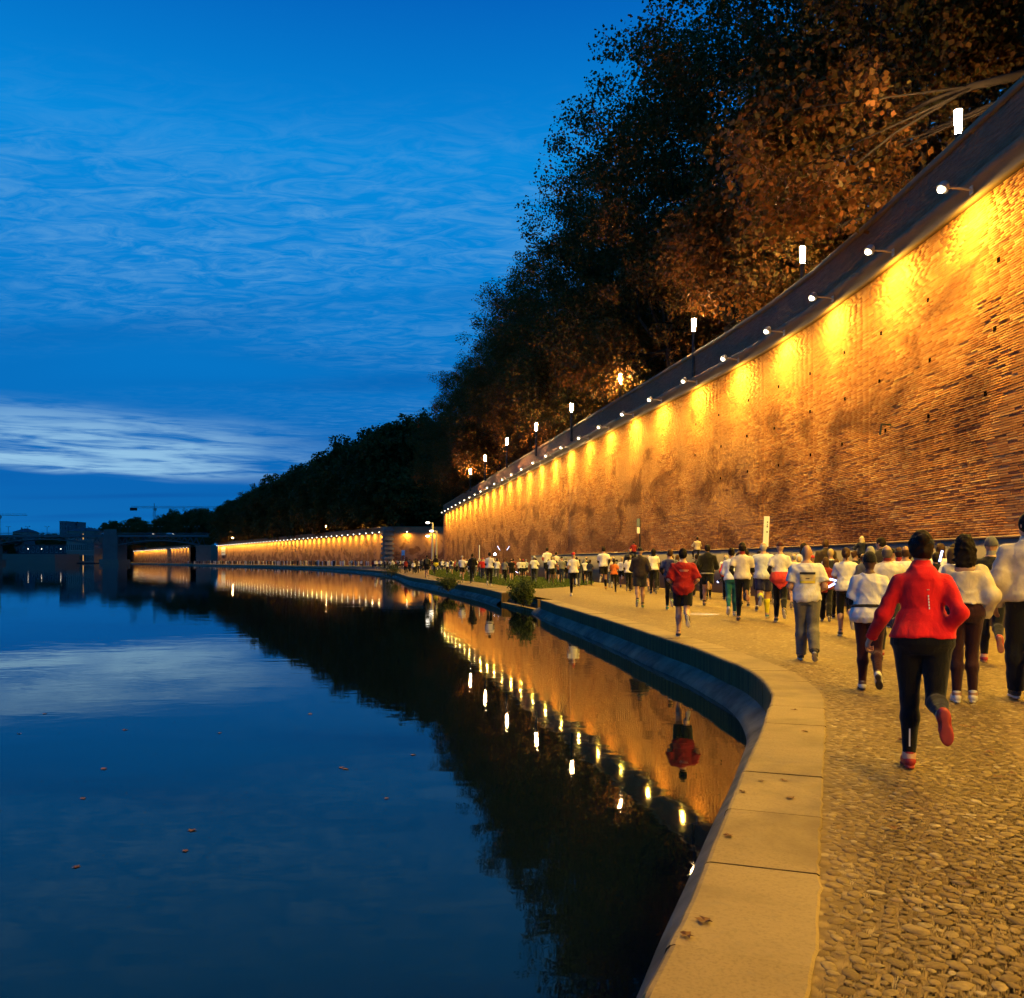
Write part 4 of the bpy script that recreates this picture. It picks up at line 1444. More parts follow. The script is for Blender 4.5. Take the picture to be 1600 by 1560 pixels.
class Solid:
    """list of primitives blended into one surface"""
    def __init__(self, k=0.03):
        self.p, self.k = [], k
        self.clips = []
        self.noise = None

    def cone(self, a, b, ra, rb, clip=None, k=None):
        self.p.append(('c', np.array(a, float), np.array(b, float), ra, rb, clip, k)); return self

    def ell(self, c, r, Mr=None, clip=None, k=None):
        self.p.append(('e', np.array(c, float), np.array(r, float), np.eye(3) if Mr is None else Mr, None, clip, k)); return self

    def box(self, c, half, Mr, rd, clip=None, k=None):
        self.p.append(('b', np.array(c, float), np.array(half, float), Mr, rd, clip, k)); return self

    def torso(self, T, off, z0, z1, flare=0.0, clip=None):
        self.p.append(('t', T, off, z0, z1, clip, None, flare)); return self

    def mesh(self, name, h):
        los, his = [], []
        for p in self.p:
            if p[0] == 'c':
                r = max(p[3], p[4]); los.append(np.minimum(p[1], p[2]) - r); his.append(np.maximum(p[1], p[2]) + r)
            elif p[0] in 'eb':
                r = np.abs(p[3]).T @ p[2] if p[0] == 'e' else np.abs(p[3]).T @ p[2] + p[4]
                r = np.abs(p[3].T) @ p[2] + (p[4] or 0)
                los.append(p[1] - r); his.append(p[1] + r)
            else:
                T = p[1]; r = T['amax'] + p[2] + 0.02 + p[7]
                ends = np.array([T['o'] + T['u'] * p[3], T['o'] + T['u'] * p[4]])
                los.append(ends.min(0) - r); his.append(ends.max(0) + r)
        pad = 2.5 * h
        lo = np.min(los, 0) - pad; hi = np.max(his, 0) + pad
        n = np.ceil((hi - lo) / h).astype(int) + 1
        A = np.full(n, 0.5, np.float32)
        ax = [lo[i] + h * np.arange(n[i]) for i in range(3)]
        for p, l, g in zip(self.p, los, his):
            kk = p[6] if p[6] is not None else self.k
            i0 = np.maximum(((l - lo - kk * 1.5 - 0.03) / h).astype(int), 0)
            i1 = np.minimum(np.ceil((g - lo + kk * 1.5 + 0.03) / h).astype(int) + 1, n)
            sl = tuple(slice(a, b) for a, b in zip(i0, i1))
            X, Y, Z = np.meshgrid(ax[0][sl[0]], ax[1][sl[1]], ax[2][sl[2]], indexing='ij', sparse=True)
            if p[0] == 'c':
                a, b, ra, rb = p[1:5]
                ba = b - a; L = ba @ ba + 1e-12
                t_ = np.clip(((X - a[0]) * ba[0] + (Y - a[1]) * ba[1] + (Z - a[2]) * ba[2]) / L, 0, 1)
                d = np.sqrt((X - a[0] - t_ * ba[0]) ** 2 + (Y - a[1] - t_ * ba[1]) ** 2 + (Z - a[2] - t_ * ba[2]) ** 2) - (ra + (rb - ra) * t_)
            elif p[0] == 'e':
                c, r, Mr = p[1:4]
                q = [Mr[i, 0] * (X - c[0]) + Mr[i, 1] * (Y - c[1]) + Mr[i, 2] * (Z - c[2]) for i in range(3)]
                d = (np.sqrt(sum((q[i] / r[i]) ** 2 for i in range(3))) - 1) * r.min()
            elif p[0] == 'b':
                c, hf, Mr, rd = p[1:5]
                q = [np.abs(Mr[i, 0] * (X - c[0]) + Mr[i, 1] * (Y - c[1]) + Mr[i, 2] * (Z - c[2])) - hf[i] for i in range(3)]
                d = np.sqrt(sum(np.maximum(v, 0) ** 2 for v in q)) + np.minimum(np.maximum(np.maximum(q[0], q[1]), q[2]), 0) - rd
            else:
                T, off, z0, z1 = p[1:5]
                o_, u_, v_ = T['o'], T['u'], T['v']
                lz = (X - o_[0]) * u_[0] + (Y - o_[1]) * u_[1] + (Z - o_[2]) * u_[2]
                ly = (X - o_[0]) * v_[0] + (Y - o_[1]) * v_[1] + (Z - o_[2]) * v_[2]
                lx = X - o_[0] + 0 * lz
                fl_ = p[7] * np.clip((0.25 - lz) / 0.35, 0, 1)
                a = np.interp(lz, T['z'], T['a']) + off + fl_
                b = np.interp(lz, T['z'], T['b']) + off + fl_
                yo = np.interp(lz, T['z'], T['y'])
                d = (np.sqrt((lx / a) ** 2 + ((ly - yo) / b) ** 2) - 1) * np.minimum(a, b)
                d = np.maximum(d, np.maximum(z0 - lz, lz - z1))
            if p[5] is not None:
                for (cp, cn) in (p[5] if isinstance(p[5], list) else [p[5]]):
                    d = np.maximum(d, -((X - cp[0]) * cn[0] + (Y - cp[1]) * cn[1] + (Z - cp[2]) * cn[2]))
            B = A[sl]
            hh = np.maximum(kk - np.abs(B - d), 0) / max(kk, 1e-6)
            A[sl] = np.minimum(B, d) - hh * hh * kk * 0.25
        X, Y, Z = np.meshgrid(*ax, indexing='ij', sparse=True)
        for cp, cn in self.clips:
            A = np.maximum(A, -((X - cp[0]) * cn[0] + (Y - cp[1]) * cn[1] + (Z - cp[2]) * cn[2]).astype(np.float32))
        if self.noise:
            amp, fr, ph = self.noise
            nz = np.sin(fr[0] * X + 2.1 * np.sin(fr[1] * .6 * Z + ph) + ph) * np.sin(fr[1] * Z + 1.6 * np.sin(fr[0] * .5 * X + ph * 2) + 3 * Y) * np.cos(fr[0] * .7 * Y + ph * 3 + 4 * X)
            q_ = np.abs(X) + 0.0 * Z
            rd = (1 - np.abs(np.sin(13 * Z - 6.5 * q_ + 1.7 * np.sin(7 * X + ph) + 1.2 * np.sin(9 * Y + ph * 2) + ph))) ** 3
            A = A + (amp * (nz - 1.1 * rd * (0.5 + 0.5 * np.sin(9 * X + 5 * Z + ph * 1.3)))).astype(np.float32)
        V, Fq = surface_nets(A, lo, h)
        return mesh_np(name, V, Fq, True)


def unit(v):
    v = np.array(v, float)
    return v / (np.linalg.norm(v) + 1e-9)


RUN = dict(lean=7, L=(12, -1, 14), Rr=(-18, -1, 88), armL=(-28, 16, 82, 25), armR=(18, 12, 80, 30))
RUN2 = dict(lean=6, L=(-16, -1, 70), Rr=(14, -1, 12), armL=(20, 12, 85, 30), armR=(-30, 17, 78, 20))
JOG = dict(lean=5, L=(6, -1, 12), Rr=(-14, -1, 42), armL=(-20, 17, 70, 30), armR=(8, 14, 75, 30))
JOG2 = dict(lean=5, L=(-10, -1, 36), Rr=(8, -1, 10), armL=(8, 14, 75, 30), armR=(-22, 17, 70, 30))
WALK = dict(lean=3, L=(16, 0, 8), Rr=(-16, 0, 22), armL=(-14, 12, 25, 10), armR=(14, 12, 30, 15))
STAND = dict(lean=1, L=(1, 5, 2), Rr=(-1, 5, 3), armL=(4, 10, 20, 15), armR=(2, 12, 35, 30))
RIDE = dict(lean=-4, L=(70, 16, 75), Rr=(70, 16, 75), armL=(40, 20, 60, 20), armR=(45, 20, 60, 20))


def figure(sp, h):
    """returns list of (part name, mesh, material, colour, children)"""
    g = sp.get('sex', 'm')
    pose = sp['pose']
    wf = sp.get('w', 1.0)
    hipf = sp.get('hip', 1.0) * wf
    S = sp.get('height', 1.74) / 1.76
    r = random.Random(sp.get('seed', 1))
    ln = R(pose['lean'])
    u = np.array((0, math.sin(ln), math.cos(ln))); v = np.array((0, math.cos(ln), -math.sin(ln)))
    o = np.array((0, 0, 1.0))
    if g == 'm':
        z = [-.14, -.06, 0, .1, .2, .3, .38, .44, .48, .53]
        a = [.10, .160, .168, .155, .150, .166, .180, .158, .108, .062]
        b = [.08, .112, .118, .108, .105, .115, .118, .098, .075, .058]
        y = [-.01, -.015, -.015, 0, 0, 0, -.005, -.01, -.005, 0]
        sw = .172
    else:
        z = [-.14, -.07, 0, .1, .2, .3, .37, .43, .475, .53]
        a = [.12, .178, .180, .150, .132, .146, .156, .138, .092, .054]
        b = [.09, .124, .126, .104, .094, .112, .112, .090, .068, .052]
        y = [-.015, -.025, -.022, 0, 0, .008, .004, -.008, -.005, 0]
        sw = .152
    z = np.array(z); a = np.array(a) * np.where(z < .12, hipf, wf); b = np.array(b) * np.where(z < .12, hipf, wf)
    T = dict(o=o, u=u, v=v, z=z, a=a, b=b, y=np.array(y), amax=a.max())
    sw = sw * (0.5 + 0.5 * wf)
    J = {}
    minz = 9
    for sd, key in ((-1, 'L'), (1, 'Rr')):
        fl_, ab, kn = [R(q) for q in pose[key]]
        hip = o + np.array((sd * .084 * hipf ** .7, 0, 0)) - u * .055
        td = unit((sd * math.sin(ab), math.sin(fl_), -math.cos(fl_)))
        knee = hip + td * .435
        th = fl_ - kn
        sdv = unit((sd * math.sin(ab) * -.4, math.sin(th), -math.cos(th)))
        ank = knee + sdv * .42
        ph = th * (1.0 if th < -0.6 else 0.0)
        if -0.6 <= th < -0.15: ph = th * .8
        fd = np.array((sd * .12, math.cos(ph), math.sin(ph))); fd = unit(fd)
        dn = np.array((0, math.sin(ph), -math.cos(ph)))
        dn = unit(dn - fd * (dn @ fd))
        J[key] = (hip, knee, ank, fd, dn, sd)
        low = ank + dn * .085
        minz = min(minz, low[2], (low + fd * .17)[2], (low - fd * .07)[2])
    for sd, key in ((-1, 'armL'), (1, 'armR')):
        f_, ab, eb, inw = [R(q) for q in pose[key]]
        sh = o + np.array((sd * sw, 0, 0)) + u * .41
        d = unit((sd * math.sin(ab), math.cos(ab) * math.sin(f_), -math.cos(ab) * math.cos(f_)))
        el_ = sh + d * .285
        fw = np.array((0, math.cos(f_), math.sin(f_)))
        fw = unit(fw - d * (fw @ d))
        side = unit(np.cross(fw, d)) * sd
        side = np.array((-sd, 0, 0.0)); side = unit(side - d * (side @ d))
        fa = unit(math.cos(eb) * d + math.sin(eb) * unit(fw * math.cos(inw) + side * math.sin(inw)))
        wr = el_ + fa * .25
        J[key] = (sh, el_, wr, fa, fw, sd)
    hc = o + u * .555 + np.array((0, .02, .115))
    yaw, pitch = R(sp.get('yaw', 0)), R(sp.get('pitch', 3))
    hy = unit((-math.sin(yaw) * math.cos(pitch), math.cos(yaw) * math.cos(pitch), -math.sin(pitch)))
    hx = unit(np.cross(hy, (0, 0, 1))); hz = np.cross(hx, hy)
    HM = np.array((hx, hy, hz))
    al = wf ** .6
    rt, rk, rc, ra_ = .088 * hipf, .054 * wf, .056 * wf, .036 * al
    ru, rl = .047 * wf, .041 * al
    if g == 'f': ru *= .9; rl *= .88
    # ---- body
    B = Solid(.035)
    B.torso(T, 0, -.14, .53)
    B.cone(o + u * .47, hc - hz * .05, .055 if g == 'm' else .047, .05 if g == 'm' else .044)
    B.ell(hc, (.073, .093, .112), HM, k=.02)
    B.ell(hc + hy * .03 - hz * .055, (.052, .06, .06), HM, k=.03)
    B.cone(hc + hy * .088 + hz * .012, hc + hy * .108 - hz * .022, .008, .014, k=.01)
    for s_ in (-1, 1):
        B.ell(hc + hx * s_ * .075 - hz * .008 - hy * .008, (.012, .022, .033), HM, k=.008)
    for key in ('L', 'Rr'):
        hip, knee, ank, fd, dn, sd = J[key]
        B.cone(hip, knee, rt, rk)
        calf = knee + (ank - knee) * .32 - unit(np.cross(np.cross(ank - knee, fd), ank - knee)) * .018
        B.cone(knee, calf, rk * .95, rc); B.cone(calf, ank, rc, ra_)
        B.cone(ank, ank + fd * .12 + dn * .05, ra_, .03); B.cone(ank, ank - fd * .035 + dn * .04, ra_, .034)
    for key in ('armL', 'armR'):
        sh, el_, wr, fa, fw, sd = J[key]
        B.cone(sh, el_, ru * 1.08, rl); B.cone(el_, wr, rl, .027 * al)
        x_ = unit(np.cross(fa, (sd * 1.0, 0.2, 0.1))); y_ = np.cross(fa, x_)
        HMx = np.array((x_, y_, fa))
        B.ell(wr + fa * .05, (.038, .02, .052), HMx, k=.02)
        if h < .013:
            for q in range(4):
                k0 = wr + fa * .088 + x_ * (-.027 + .018 * q)
                ln_ = (.034, .04, .038, .03)[q]
                k1 = k0 + fa * ln_ * .8 + y_ * .016; k2 = k1 + fa * .004 + y_ * ln_ * .85; k3 = k2 - fa * .02 + y_ * .008
                B.cone(k0, k1, .0098, .009, k=.004); B.cone(k1, k2, .009, .0085, k=.003); B.cone(k2, k3, .0085, .008, k=.003)
            b0 = wr + fa * .03 - x_ * .032
            B.cone(b0, b0 + fa * .035 - x_ * .012 + y_ * .014, .013, .011, k=.008)
            B.cone(b0 + fa * .035 - x_ * .012 + y_ * .014, b0 + fa * .055 + y_ * .03, .011, .009, k=.004)
        else:
            B.cone(wr + fa * .08, wr + fa * .12 + y_ * .03, .028, .02, k=.02)
            B.cone(wr + fa * .03 - x_ * .03, wr + fa * .08 - x_ * .035 + y_ * .02, .014, .01, k=.008)
    skin = sp.get('skin', (.42, .24, .16))
    out = [['body', B.mesh('body', h), 'skin', skin, []]]
    # ---- top
    loose = sp.get('loose', .014)
    ttype = sp.get('top', 'tee')
    hem = sp.get('hem', -.06)
    C = Solid(.04)
    C.torso(T, loose, hem, .50 if ttype != 'off' else .40, flare=sp.get('flare', .01))
    tname = {'tee': 't_shirt', 'long': 'long_sleeved_shirt', 'jacket': 'jacket', 'hoodie': 'hoodie', 'off': 'sweater', 'coat': 'coat', 'vest': 'vest'}[ttype]
    for key in ('armL', 'armR'):
        sh, el_, wr, fa, fw, sd = J[key]
        if ttype == 'tee':
            cp = sh + (el_ - sh) * sp.get('sleeve', .72)
            C.cone(sh, el_, ru * 1.1 + loose + .004, rl + loose + .018, clip=(cp, unit(sh - el_)))
        elif ttype == 'vest':
            C.cone(sh, sh + (el_ - sh) * .12, ru * 1.1 + loose, ru + loose)
        else:
            bag = loose + (.022 if ttype in ('off', 'hoodie') else .004)
            C.cone(sh, el_, ru * 1.1 + loose, rl + bag)
            C.cone(el_, wr, rl + bag, .03 + bag * .8, clip=(wr - fa * .005, -fa))
    if ttype in ('jacket', 'hoodie', 'coat'):
        C.cone(o + u * .45, o + u * .550 + np.array((0, .012, 0)), .108, .066 if ttype != 'hoodie' else .078, clip=(o + u * .57, -u))
    if ttype == 'hoodie':
        C.ell(o + u * .485 - v * .075, (.105, .05, .06), np.array(((1, 0, 0), v, u)), k=.03)
    wr_ = sp.get('wrinkle', .006) * 1.5
    C.noise = (wr_, (25 + r.random() * 6, 17 + r.random() * 5), r.random() * 6)
    top = [tname, C.mesh(tname, h), 'cloth', sp.get('tc', (.62, .60, .58)), []]
    out.append(top)
    if ttype == 'off':
        pass
    if sp.get('under'):         # long black sleeves under the tee
        for key in ('armL', 'armR'):
            sh, el_, wr, fa, fw, sd = J[key]
            Q = Solid(.02)
            Q.cone(sh + (el_ - sh) * .4, el_, ru + .008, rl + .007, clip=(sh + (el_ - sh) * .55, unit(el_ - sh))); Q.cone(el_, wr, rl + .007, .032)
            out.append(['undershirt_sleeve', Q.mesh('undershirt_sleeve', h), 'cloth', sp['under'], []])
    # ---- legs
    bt = sp.get('bottom', 'leggings')
    bo = {'leggings': .008, 'shorts': .02, 'capri': .008, 'trousers': .022, 'jeans': .016, 'skirt': .02}[bt]
    Q = Solid(.03)
    Q.torso(T, bo, -.14, sp.get('waist', min(.12, hem + .07)))
    for key in ('L', 'Rr'):
        hip, knee, ank, fd, dn, sd = J[key]
        if bt in ('shorts', 'skirt'):
            cp = hip + (knee - hip) * (.72 if bt == 'shorts' else .85)
            Q.cone(hip, knee, rt + bo, rk + bo + .03, clip=(cp, unit(hip - knee)))
        else:
            Q.cone(hip, knee, rt + bo, rk + bo)
            calf = knee + (ank - knee) * .32 - unit(np.cross(np.cross(ank - knee, fd), ank - knee)) * .018
            ex = .012 if bt in ('trousers', 'jeans') else 0
            if bt == 'capri':
                Q.cone(knee, ank, rk + bo, ra_ + bo + .015, clip=(knee + (ank - knee) * .38, unit(knee - ank)))
            else:
                Q.cone(knee, calf, rk + bo, rc + bo + ex * .5)
                Q.cone(calf, ank, rc + bo + ex * .5, ra_ + bo + ex * 1.3, clip=(ank - (knee - ank) * .04, unit(knee - ank)))
    if bt == 'skirt':
        Q.k = .12
    if bt in ('trousers', 'jeans', 'shorts'):
        Q.noise = (.005, (21, 15), r.random() * 6)
    out.append([bt, Q.mesh(bt, h), 'cloth', sp.get('bc', (.012, .012, .014)), []])
    bot = out[-1]
    # ---- shoes
    for key in ('L', 'Rr'):
        hip, knee, ank, fd, dn, sd = J[key]
        sx = unit(np.cross(fd, dn))
        Fm = np.array((fd, sx, dn))
        Q = Solid(.02)
        Q.cone(ank - fd * .03 + dn * .04, ank + fd * .09 + dn * .045, .041, .042)
        Q.cone(ank + fd * .09 + dn * .045, ank + fd * .17 + dn * .055, .042, .027)
        Q.cone(ank - dn * .022 - fd * .006, ank + dn * .04, .044, .043)
        Q.clips = [(ank + dn * .072, -dn)]
        shoe = ['shoe', Q.mesh('shoe', min(h, .02)), 'shoe', sp.get('sc', (.03, .03, .035)), []]
        Q = Solid(.01)
        cl = [(ank + dn * .093, -dn), (ank + dn * .066, dn)]
        Q.ell(ank - fd * .022 + dn * .079, (.050, .036, .03), Fm, clip=cl)
        Q.ell(ank + fd * .112 + dn * .079, (.078, .046, .03), Fm, clip=cl)
        Q.box(ank + fd * .04 + dn * .079, (.06, .02, .008), Fm, .005)
        shoe[4].append(['sole', Q.mesh('sole', min(h, .014)), 'shoe', sp.get('sole', (.55, .53, .5)), []])
        out.append(shoe)
        if sp.get('sock') and bt in ('shorts', 'capri', 'skirt'):
            Q = Solid(.02)
            tp = ank + (knee - ank) * sp.get('sockh', .18)
            calf = knee + (ank - knee) * .32 - unit(np.cross(np.cross(ank - knee, fd), ank - knee)) * .018
            Q.cone(ank, calf, ra_ + .008, rc + .008, clip=(tp, unit(ank - knee)))
            Q.cone(calf, knee, rc + .008, rk + .006, clip=(tp, unit(ank - knee)))
            out.append(['sock', Q.mesh('sock', h), 'cloth', sp['sock'], []])
    # ---- hair or hat
    hr = sp.get('hair', 'short')
    hcol = sp.get('hc', (.02, .014, .010))
    if hr != 'bald':
        Q = Solid(.03)
        e = {'short': .010, 'curly': .028, 'long': .016, 'pony': .012, 'bun': .013, 'cap': .014, 'beanie': .016, 'fringe': .008}[hr]
        face = [(hc + hy * .035 - hz * .02, unit(-hy + hz * 1.0))]
        if hr in ('long', 'curly'): face = [(hc + hy * .04 - hz * .05, unit(-hy + hz * .6))]
        if hr == 'fringe': face = [(hc - hz * .0, -hz * .5 - hy), (hc + hz * .045, -hz)]
        if hr in ('cap', 'beanie'): face = [(hc + hz * (.018 if hr == 'cap' else -.01), unit(hz - hy * .15))]
        Q.ell(hc + hz * .004 - hy * .006, np.array((.074, .096, .113)) + e, HM, clip=face + ([(hc - hz * .09, hz)] if hr in ('short', 'pony', 'bun') else []))
        if hr == 'curly':
            Q.ell(hc - hy * .05 - hz * .12, (.115, .075, .155), HM, clip=[(hc + hy * .02, -hy)])
        if hr == 'long':
            Q.ell(hc - hy * .05 - hz * .13, (.088, .055, .16), HM, clip=[(hc + hy * .01, -hy)])
        if hr == 'pony':
            Q.cone(hc - hy * .10 + hz * .03, hc - hy * .15 - hz * .02, .026, .034, k=.015); Q.cone(hc - hy * .15 - hz * .02, hc - hy * .135 - hz * .16, .034, .012, k=.015)
        if hr == 'bun':
            Q.ell(hc - hy * .105 + hz * .055, (.045, .04, .042), HM, k=.012)
        if hr == 'cap':
            Q.ell(hc + hy * .12 + hz * .035, (.062, .075, .009), HM, k=.012)
        if hr in ('curly', 'long', 'short', 'pony', 'bun'):
            Q.noise = (.012 if hr == 'curly' else .007, (62, 48), r.random() * 6)
        nm = {'cap': 'cap', 'beanie': 'beanie'}.get(hr, 'hair')
        out.append([nm, Q.mesh(nm, h), 'cloth' if nm != 'hair' else 'hair', hcol, []])
    if sp.get('band'):
        Q = Solid(.01)
        Q.ell(hc + hz * .004 - hy * .006, np.array((.074, .096, .113)) + .017, HM, clip=[(hc + hz * .012, hz), (hc + hz * .055, -hz)])
        out.append(['headband', Q.mesh('headband', h), 'cloth', sp['band'], []])
    if sp.get('scarf'):
        Q = Solid(.02)
        Q.cone(o + u * .48, o + u * .55, .074, .066)
        out.append(['scarf', Q.mesh('scarf', h), 'cloth', sp['scarf'], []])
    if sp.get('belt'):
        Q = Solid(.01)
        Q.torso(T, loose + .016, .065, .105, flare=sp.get('flare', .01))
        out.append(['belt', Q.mesh('belt', h), 'cloth', sp['belt'], []])
    if sp.get('hemband'):
        Q = Solid(.01)
        Q.torso(T, loose + .012, hem - .005, hem + .03, flare=sp.get('flare', .01))
        top[4].append(['hem_band', Q.mesh('hem_band', h), 'cloth', sp['hemband'], []])
    if sp.get('tied'):          # jacket knotted round the waist
        Q = Solid(.04)
        Q.torso(T, .035, -.13, .10, flare=.02)
        Q.ell(o - u * .16 - v * .10, (.15, .03, .17), np.array(((1, 0, 0), v, u)), clip=[(o - u * .30, unit(u + np.array((.9, 0, 0)))), (o - u * .30, unit(u - np.array((.9, 0, 0))))])
        Q.noise = (.007, (24, 18), 2)
        out.append(['tied_jacket', Q.mesh('tied_jacket', h), 'cloth', sp['tied'], []])
    if sp.get('pack'):
        Q = Solid(.03)
        Q.box(o + u * .27 - v * (.165 + .03 * wf), (.10, .035, .15), np.array(((1, 0, 0), v, u)), .04)
        for s_ in (-1, 1):
            Q.cone(o + u * .44 + np.array((s_ * .09, 0, 0)) - v * .12, o + u * .47 + np.array((s_ * .10, 0, 0)) + v * .02, .022, .022, k=.02)
            Q.cone(o + u * .47 + np.array((s_ * .10, 0, 0)) + v * .02, o + u * .25 + np.array((s_ * .13, 0, 0)) + v * .13, .022, .02, k=.02)
        out.append(['backpack', Q.mesh('backpack', h), 'cloth', sp['pack'], []])
    # scale to the person's height, feet on the ground
    def fix(parts):
        for p in parts:
            me = p[1]
            n_ = len(me.vertices)
            co = np.empty(n_ * 3, np.float32); me.vertices.foreach_get('co', co)
            co = co.reshape(-1, 3); co[:, 2] -= minz; co *= S
            me.vertices.foreach_set('co', co.ravel()); me.update()
            fix(p[4])
    fix(out)
    return out


def spawn(parts, loc, rz, label, group=None, s=1.0, recolor=None, cat='person'):
    root = tag(empty('person', loc, rz), label, cat, group)
    root.scale = (s, s, s)
    def add(pl, par):
        for nm, me, mt, c_, ch in pl:
            c2 = (recolor or {}).get(nm, c_)
            o = link(nm, me, M[mt], par, c2)
            add(ch, o)
    add(parts, root)
    return root


def on_back(root, part, pts, faces, name, mat, zc, xc=0.0, d=0.004, color=None):
    """flat print laid on the back of a garment: (x, z) outline points pressed onto the cloth"""
    g = [c for c in root.children if c.name.split('.')[0] == part][0]
    bv = BVHTree.FromPolygons([tuple(v.co) for v in g.data.vertices], [tuple(p.vertices) for p in g.data.polygons])
    V = []
    for (x, z_) in pts:
        hit = bv.ray_cast(Vector((x + xc, -1.5, z_ + zc)), Vector((0, 1, 0)))
        y_ = hit[0].y if hit[0] is not None else (V[-1][1] if V else -0.12)
        V.append((x + xc, y_ - d, z_ + zc))
    me = bpy.data.meshes.new(name); me.from_pydata(V, [], faces); me.update()
    return link(name, me, mat, g, color)


def grid_rect(wd, ht, nx=10, nz=8, x0=0, z0=0):
    pts = [(x0 - wd / 2 + wd * i / nx, z0 - ht / 2 + ht * j / nz) for j in range(nz + 1) for i in range(nx + 1)]
    fs = [(j * (nx + 1) + i, j * (nx + 1) + i + 1, (j + 1) * (nx + 1) + i + 1, (j + 1) * (nx + 1) + i) for j in range(nz) for i in range(nx)]
    return pts, fs


def text_outline(body, size):
    cu = bpy.data.curves.new('lettering', 'FONT')
    cu.body = body; cu.size = size; cu.align_x = 'CENTER'
    cu.resolution_u = 3
    ob = bpy.data.objects.new('lettering', cu); COL.objects.link(ob)
    bpy.context.view_layer.update()
    me = bpy.data.meshes.new_from_object(ob.evaluated_get(bpy.context.evaluated_depsgraph_get()))
    bpy.data.objects.remove(ob)
    pts = [(v.co.x, v.co.y) for v in me.vertices]; fs = [tuple(p.vertices) for p in me.polygons]
    return pts, fs


WHITE = (.66, .64, .62); BLACK = (.007, .007, .008); DARK = (.022, .022, .028)
HB = (.018, .012, .009); HBR = (.07, .035, .018); HBL = (.42, .30, .15); HGR = (.25, .24, .23)
SK1 = (.50, .29, .19); SK2 = (.30, .16, .10); SK3 = (.10, .05, .035)


def pers(px, foot, spec, label, head=None, h=.02, rz=0.0, group=None, D=None, z=0.0):
    D = D or F * EYE / (foot - HOR)
    X = (px - 800) / F * D
    if head is not None:
        spec['height'] = spec.get('height') or (EYE + (HOR - head) / F * D) * spec.get('hs', 1.0)
    spec.setdefault('seed', int(px))
    rz = rz - math.degrees(math.atan2(X, D)) * 0.92
    return spawn(figure(spec, h), (X, D, z + (0.012 if z == 0 else 0)), R(rz), label, group)


# ---- the nearest runners
a = pers(1441, 1203, dict(sex='f', pose=dict(lean=5, L=(7, -1.5, 10), Rr=(-12, -2, 74), armL=(-4, 24, 40, 0), armR=(-34, 18, 78, 30)), w=1.04, hip=1.14, top='jacket', tc=(.80, .014, .018),
         loose=.010, hem=-.02, waist=.05, bottom='leggings', bc=(.005, .005, .007), sc=(.33, .03, .03), sole=(.36, .05, .04), hair='bun', hc=(.02, .012, .009), band=(.012, .012, .014), skin=SK1, wrinkle=.004),
         'runner in a bright red long sleeved jacket and black leggings with red shoe soles', head=836, h=.0105, rz=3)
refl = plain('reflective_print', (.75, .74, .72), 0.35, 0.03, 8)
for q_ in range(5):
    pts, fs = grid_rect(.008, .016, 1, 2); on_back(a, 'jacket', pts, fs, 'reflective_dash', refl, 1.155 + q_ * .021, .038 - .0015 * q_)
pts, fs = grid_rect(.018, .007, 2, 1); on_back(a, 'jacket', pts, fs, 'small_emblem', plain('dull_red_print', (.6, .25, .22), .5, .05, 8), 1.285, .031)
for xc_, zc_ in ((-.085, .22),):
    pts, fs = grid_rect(.010, .13, 1, 8); on_back(a, 'leggings', pts, fs, 'reflective_strip', refl, zc_, xc_)
b = pers(1508, 1099, dict(sex='f', pose=dict(lean=4, L=(4, -1, 6), Rr=(10, -2, 16), armL=(10, 12, 60, 30), armR=(-14, 18, 55, 35)), w=.98, hip=1.05, top='off', tc=(.60, .52, .38), loose=.035, hem=.06, flare=.0,
         waist=.10, bottom='leggings', bc=(.035, .010, .012), sc=(.6, .56, .5), hair='curly', hc=(.010, .007, .006), skin=SK2),
         'woman with dark curly hair in a cream off shoulder sweater and maroon leggings', head=843, h=.012, rz=2)
c_ = pers(1608, 1096, dict(sex='m', pose=dict(lean=2, L=(8, 3, 6), Rr=(-10, 3, 14), armL=(-6, 14, 30, 15), armR=(8, 14, 35, 20)), w=1.06, top='hoodie', tc=(.60, .52, .38), loose=.03, hem=-.06, bottom='trousers', bc=(.010, .010, .012), sc=(.02, .02, .024), hair='short', hc=HB, skin=SK1, yaw=28, wrinkle=.007),
          'tall man in a cream hooded sweatshirt and black trousers', head=808, h=.013, rz=6)
d_ = pers(1549, 1036, dict(sex='m', pose=dict(lean=6, L=(8, 0, 10), Rr=(-10, -2, 62), armL=(-14, 16, 60, 30), armR=(-6, 16, 60, 30)), w=1.05, top='tee', sleeve=.95, tc=(.012, .012, .015), loose=.016, hem=-.08, bottom='leggings', bc=(.011, .011, .014), sc=(.40, .04, .05), sole=(.42, .18, .12), hair='beanie', hc=(.10, .10, .11), skin=SK1, scarf=(.2, .19, .18)),
          'runner in a black printed t shirt with a grey beanie and red shoes', head=842, h=.013)
wp = plain('white_print', (.55, .54, .52), 0.6, 0.03, 8); gp = plain('sand_print', (.42, .30, .20), 0.6, 0.05, 8)
pts, fs = text_outline('CHALLENGE', .062); on_back(d_, 't_shirt', pts, fs, 'lettering', wp, 1.20)
for k in range(3):       # swirling line emblem over the lettering
    sw_ = []
    for i in range(22):
        t_ = i / 21; x_ = -.10 + .20 * t_; zc2 = .022 * math.sin(t_ * 15 + k * 2.1) + (k - 1) * .02
        sw_ += [(x_, zc2 - .004), (x_, zc2 + .004)]
    on_back(d_, 't_shirt', sw_, [(2 * i, 2 * i + 2, 2 * i + 3, 2 * i + 1) for i in range(21)], 'emblem_line', gp, 1.335)
pts, fs = grid_rect(.14, .009, 8, 1); on_back(d_, 't_shirt', pts, fs, 'small_print_line', wp, 1.272, -.05)
